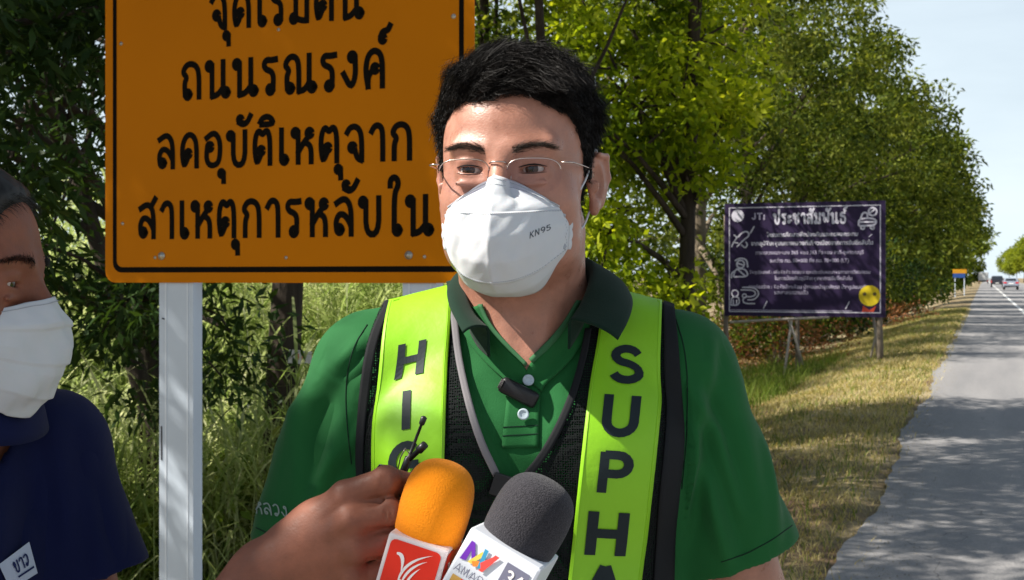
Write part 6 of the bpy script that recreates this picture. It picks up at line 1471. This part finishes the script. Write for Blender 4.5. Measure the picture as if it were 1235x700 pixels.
    # ---- vehicles: body lofted from side profiles
    GL = mat('car_glass', (.02, .025, .03), rough=.08, spec=.8); TY = mat('tyre_rubber', (.012, .012, .012), rough=.9); RIM = mat('wheel_alloy', (.35, .35, .36), rough=.35, metal=.8); RL = mat('tail_red', (.45, .01, .01), rough=.25); PL = mat('plate_white', (.7, .7, .68), rough=.5); CHR = mat('trim_dark', (.02, .02, .022), rough=.5)
    def vehicle(name, s_, t_, paint, label, kind, cat):
        M_ = Matrix.Translation(R(s_, t_, 0)) @ Matrix.Rotation(-TH, 4, 'Z')      # x right, y along the road, away
        root = empty(name, R(s_, t_, 0), -TH, label=label, cat=cat, group='vehicles on the road')
        if kind == 'sedan': L, Wd, prof, cab = 4.5, 1.78, [(-2.25, .35), (-2.27, .62), (-2.2, .98), (-1.55, 1.04), (-.95, 1.42), (.35, 1.46), (1.05, 1.02), (2.1, .86), (2.24, .60), (2.22, .32)], (-1.5, 1.0)
        elif kind == 'pickup': L, Wd, prof, cab = 5.2, 1.86, [(-2.6, .48), (-2.62, .75), (-2.6, 1.12), (-.95, 1.14), (-.75, 1.75), (.55, 1.78), (1.25, 1.22), (2.45, 1.10), (2.6, .85), (2.58, .45)], (-.8, 1.2)
        else: L, Wd, prof, cab = 6.5, 2.2, [(1.0, .55), (1.0, 2.2), (1.2, 2.35), (2.5, 2.3), (3.0, 1.55), (3.1, .95), (3.08, .5)], (1.1, 3)
        belt = {'sedan': 1.02, 'pickup': 1.16, 'truck': 1.5}[kind]
        mb = MB(); n_ = len(prof); V = []
        for f_ in (-1, -.92, .92, 1):
            for y, z in prof:
                ins = .16*max(0, (z-belt))/.45 if kind != 'truck' else .03*max(0, z-belt)
                e = .06 if abs(f_) == 1 else 0
                V.append(M_ @ Vector((f_*(Wd/2-ins), y*(1-e*.3), z-(e*.5 if z > .7 else -e*.3))))
        Fc = [(k*n_+i, k*n_+i+1, (k+1)*n_+i+1, (k+1)*n_+i) for k in range(3) for i in range(n_-1)]+[tuple(range(n_)), tuple(range(4*n_-1, 3*n_-1, -1))]+[(k*n_, (k+1)*n_, (k+1)*n_+n_-1, k*n_+n_-1) for k in range(3)]
        mb.add(V, Fc); body = mb.build('body', paint, root, False, bevel=.03)
        def panel(pts, nm, m, th_=.015):
            mb = MB(); q = [M_ @ Vector(p) for p in pts]; n0 = (q[1]-q[0]).cross(q[2]-q[0]).normalized(); mb.add([p+n0*th_ for p in q]+[p-n0*th_ for p in q], [(0, 1, 2, 3), (7, 6, 5, 4), (0, 4, 5, 1), (1, 5, 6, 2), (2, 6, 7, 3), (3, 7, 4, 0)]); mb.build(nm, m, root)
        if kind == 'sedan':
            panel([(-.66, -1.50, 1.09), (.66, -1.50, 1.09), (.56, -1.02, 1.38), (-.56, -1.02, 1.38)], 'rear_window', GL)
            panel([(-.60, .48, 1.40), (.60, .48, 1.40), (.70, .98, 1.08), (-.70, .98, 1.08)], 'windscreen', GL)
            for s in (-1, 1):
                panel([(s*.875, -1.3, 1.06), (s*.885, .85, 1.06), (s*.755, .35, 1.38), (s*.755, -.9, 1.38)], 'side_window', GL, .02)
                panel([(s*.50, -2.27, .78), (s*.86, -2.24, .78), (s*.86, -2.20, .95), (s*.50, -2.24, .95)], 'tail_light', RL, .03)
                panel([(s*.98, .55, 1.02), (s*.90, .55, 1.02), (s*.90, .60, 1.14), (s*.98, .60, 1.14)], 'mirror', paint, .05)
            panel([(-.26, -2.29, .70), (.26, -2.29, .70), (.26, -2.28, .82), (-.26, -2.28, .82)], 'number_plate', PL, .01); panel([(-.8, -2.28, .34), (.8, -2.28, .34), (.8, -2.29, .5), (-.8, -2.29, .5)], 'bumper', CHR, .03)
        elif kind == 'pickup':
            panel([(-.70, -.93, 1.22), (.70, -.93, 1.22), (.60, -.80, 1.66), (-.60, -.80, 1.66)], 'rear_window', GL, .02)
            for s in (-1, 1):
                panel([(s*.90, -.7, 1.2), (s*.905, 1.0, 1.22), (s*.75, .5, 1.68), (s*.75, -.65, 1.68)], 'side_window', GL, .02)
                panel([(s*.76, -2.63, .72), (s*.92, -2.62, .72), (s*.92, -2.62, 1.05), (s*.76, -2.63, 1.05)], 'tail_light', RL, .03)
            panel([(-.26, -2.66, .60), (.26, -2.66, .60), (.26, -2.66, .72), (-.26, -2.66, .72)], 'number_plate', PL, .01); panel([(-.88, -2.68, .45), (.88, -2.68, .45), (.88, -2.68, .58), (-.88, -2.68, .58)], 'bumper', CHR, .05)
            panel([(-.8, -2.4, 1.20), (.8, -2.4, 1.20), (.8, -1.0, 1.20), (-.8, -1.0, 1.20)], 'bed_cover', CHR, .02)
        else:
            mb = MB(); V = [M_ @ Vector((x, y, z)) for x in (-1.12, 1.12) for y in (-3.2, .85) for z in (.85, 2.75)]; mb.add(V, [(0, 1, 3, 2), (4, 6, 7, 5), (0, 4, 5, 1), (2, 3, 7, 6), (0, 2, 6, 4), (1, 5, 7, 3)]); mb.build('cargo_box', mat('box_white', (.55, .56, .56), rough=.5, var=.1, vscale=1), root, bevel=.03)
            for k in range(7): panel([(-1.02+.34*k, -3.24, 1.0), (-.98+.34*k, -3.24, 1.0), (-.98+.34*k, -3.24, 2.65), (-1.02+.34*k, -3.24, 2.65)], 'rib', CHR, .01)
            for s in (-1, 1): panel([(s*.8, -3.26, .62), (s*1.08, -3.26, .62), (s*1.08, -3.26, .80), (s*.8, -3.26, .80)], 'tail_light', RL, .03)
            panel([(-1.1, -3.2, .5), (1.1, -3.2, .5), (1.1, -3.2, .84), (-1.1, -3.2, .84)], 'bumper', CHR, .03)
            panel([(-.95, 2.62, 1.6), (.95, 2.62, 1.6), (.9, 2.40, 2.2), (-.9, 2.40, 2.2)], 'windscreen', GL, .1)
        wb = {'sedan': 1.38, 'pickup': 1.6, 'truck': 2.1}[kind]; wr = {'sedan': .32, 'pickup': .38, 'truck': .45}[kind]
        for sy in (-1, 1):
            for s in (-1, 1):
                c = M_ @ Vector((s*(Wd/2-.12), sy*wb, wr)); Mw = M_.to_3x3() @ Matrix.Rotation(PI/2, 3, 'Y'); mb = MB(); mb.lathe([(wr*.55, -.11), (wr*.94, -.11), (wr, -.07), (wr, .07), (wr*.94, .11), (wr*.55, .11)], c, Mw, 22); w_ = mb.build('wheel', TY, root, True)
                mb = MB(); mb.lathe([(wr*.1, .10), (wr*.3, .115), (wr*.56, .112), (wr*.56, -.112), (wr*.3, -.115), (wr*.1, -.10)], c, Mw, 16); mb.build('rim', RIM, w_, True)
    vehicle('car', 168, 4.7, mat('paint_silver', (.33, .36, .42), rough=.3, metal=.3, coat=.6, var=.03), 'silver car driving away in the nearer lane', 'sedan', 'car') if False else None
    def place(px, wpx, wm):      # distance at which a width wm spans wpx pixels, and the lane offset
        Y = wm*F/wpx; X = (px-CX)/F*Y; return X*ST+Y*CT, X*CT-Y*ST
    s_, t_ = place(1219, 18.5, 1.9); vehicle('car', s_, t_, mat('paint_silver', (.30, .33, .40), rough=.3, metal=.3, coat=.6, var=.03), 'silver saloon car driving away on the right', 'sedan', 'car')
    s_, t_ = place(1202.5, 15.5, 2.0); vehicle('pickup_truck', s_, t_, mat('paint_dark', (.02, .02, .028), rough=.3, coat=.6, var=.05), 'dark pickup just left of the silver car', 'pickup', 'pickup')
    s_, t_ = place(1186, 12, 2.4); vehicle('box_truck', s_, t_, mat('paint_white', (.5, .5, .5), rough=.4, var=.05), 'white box truck farther down the road', 'truck', 'truck')
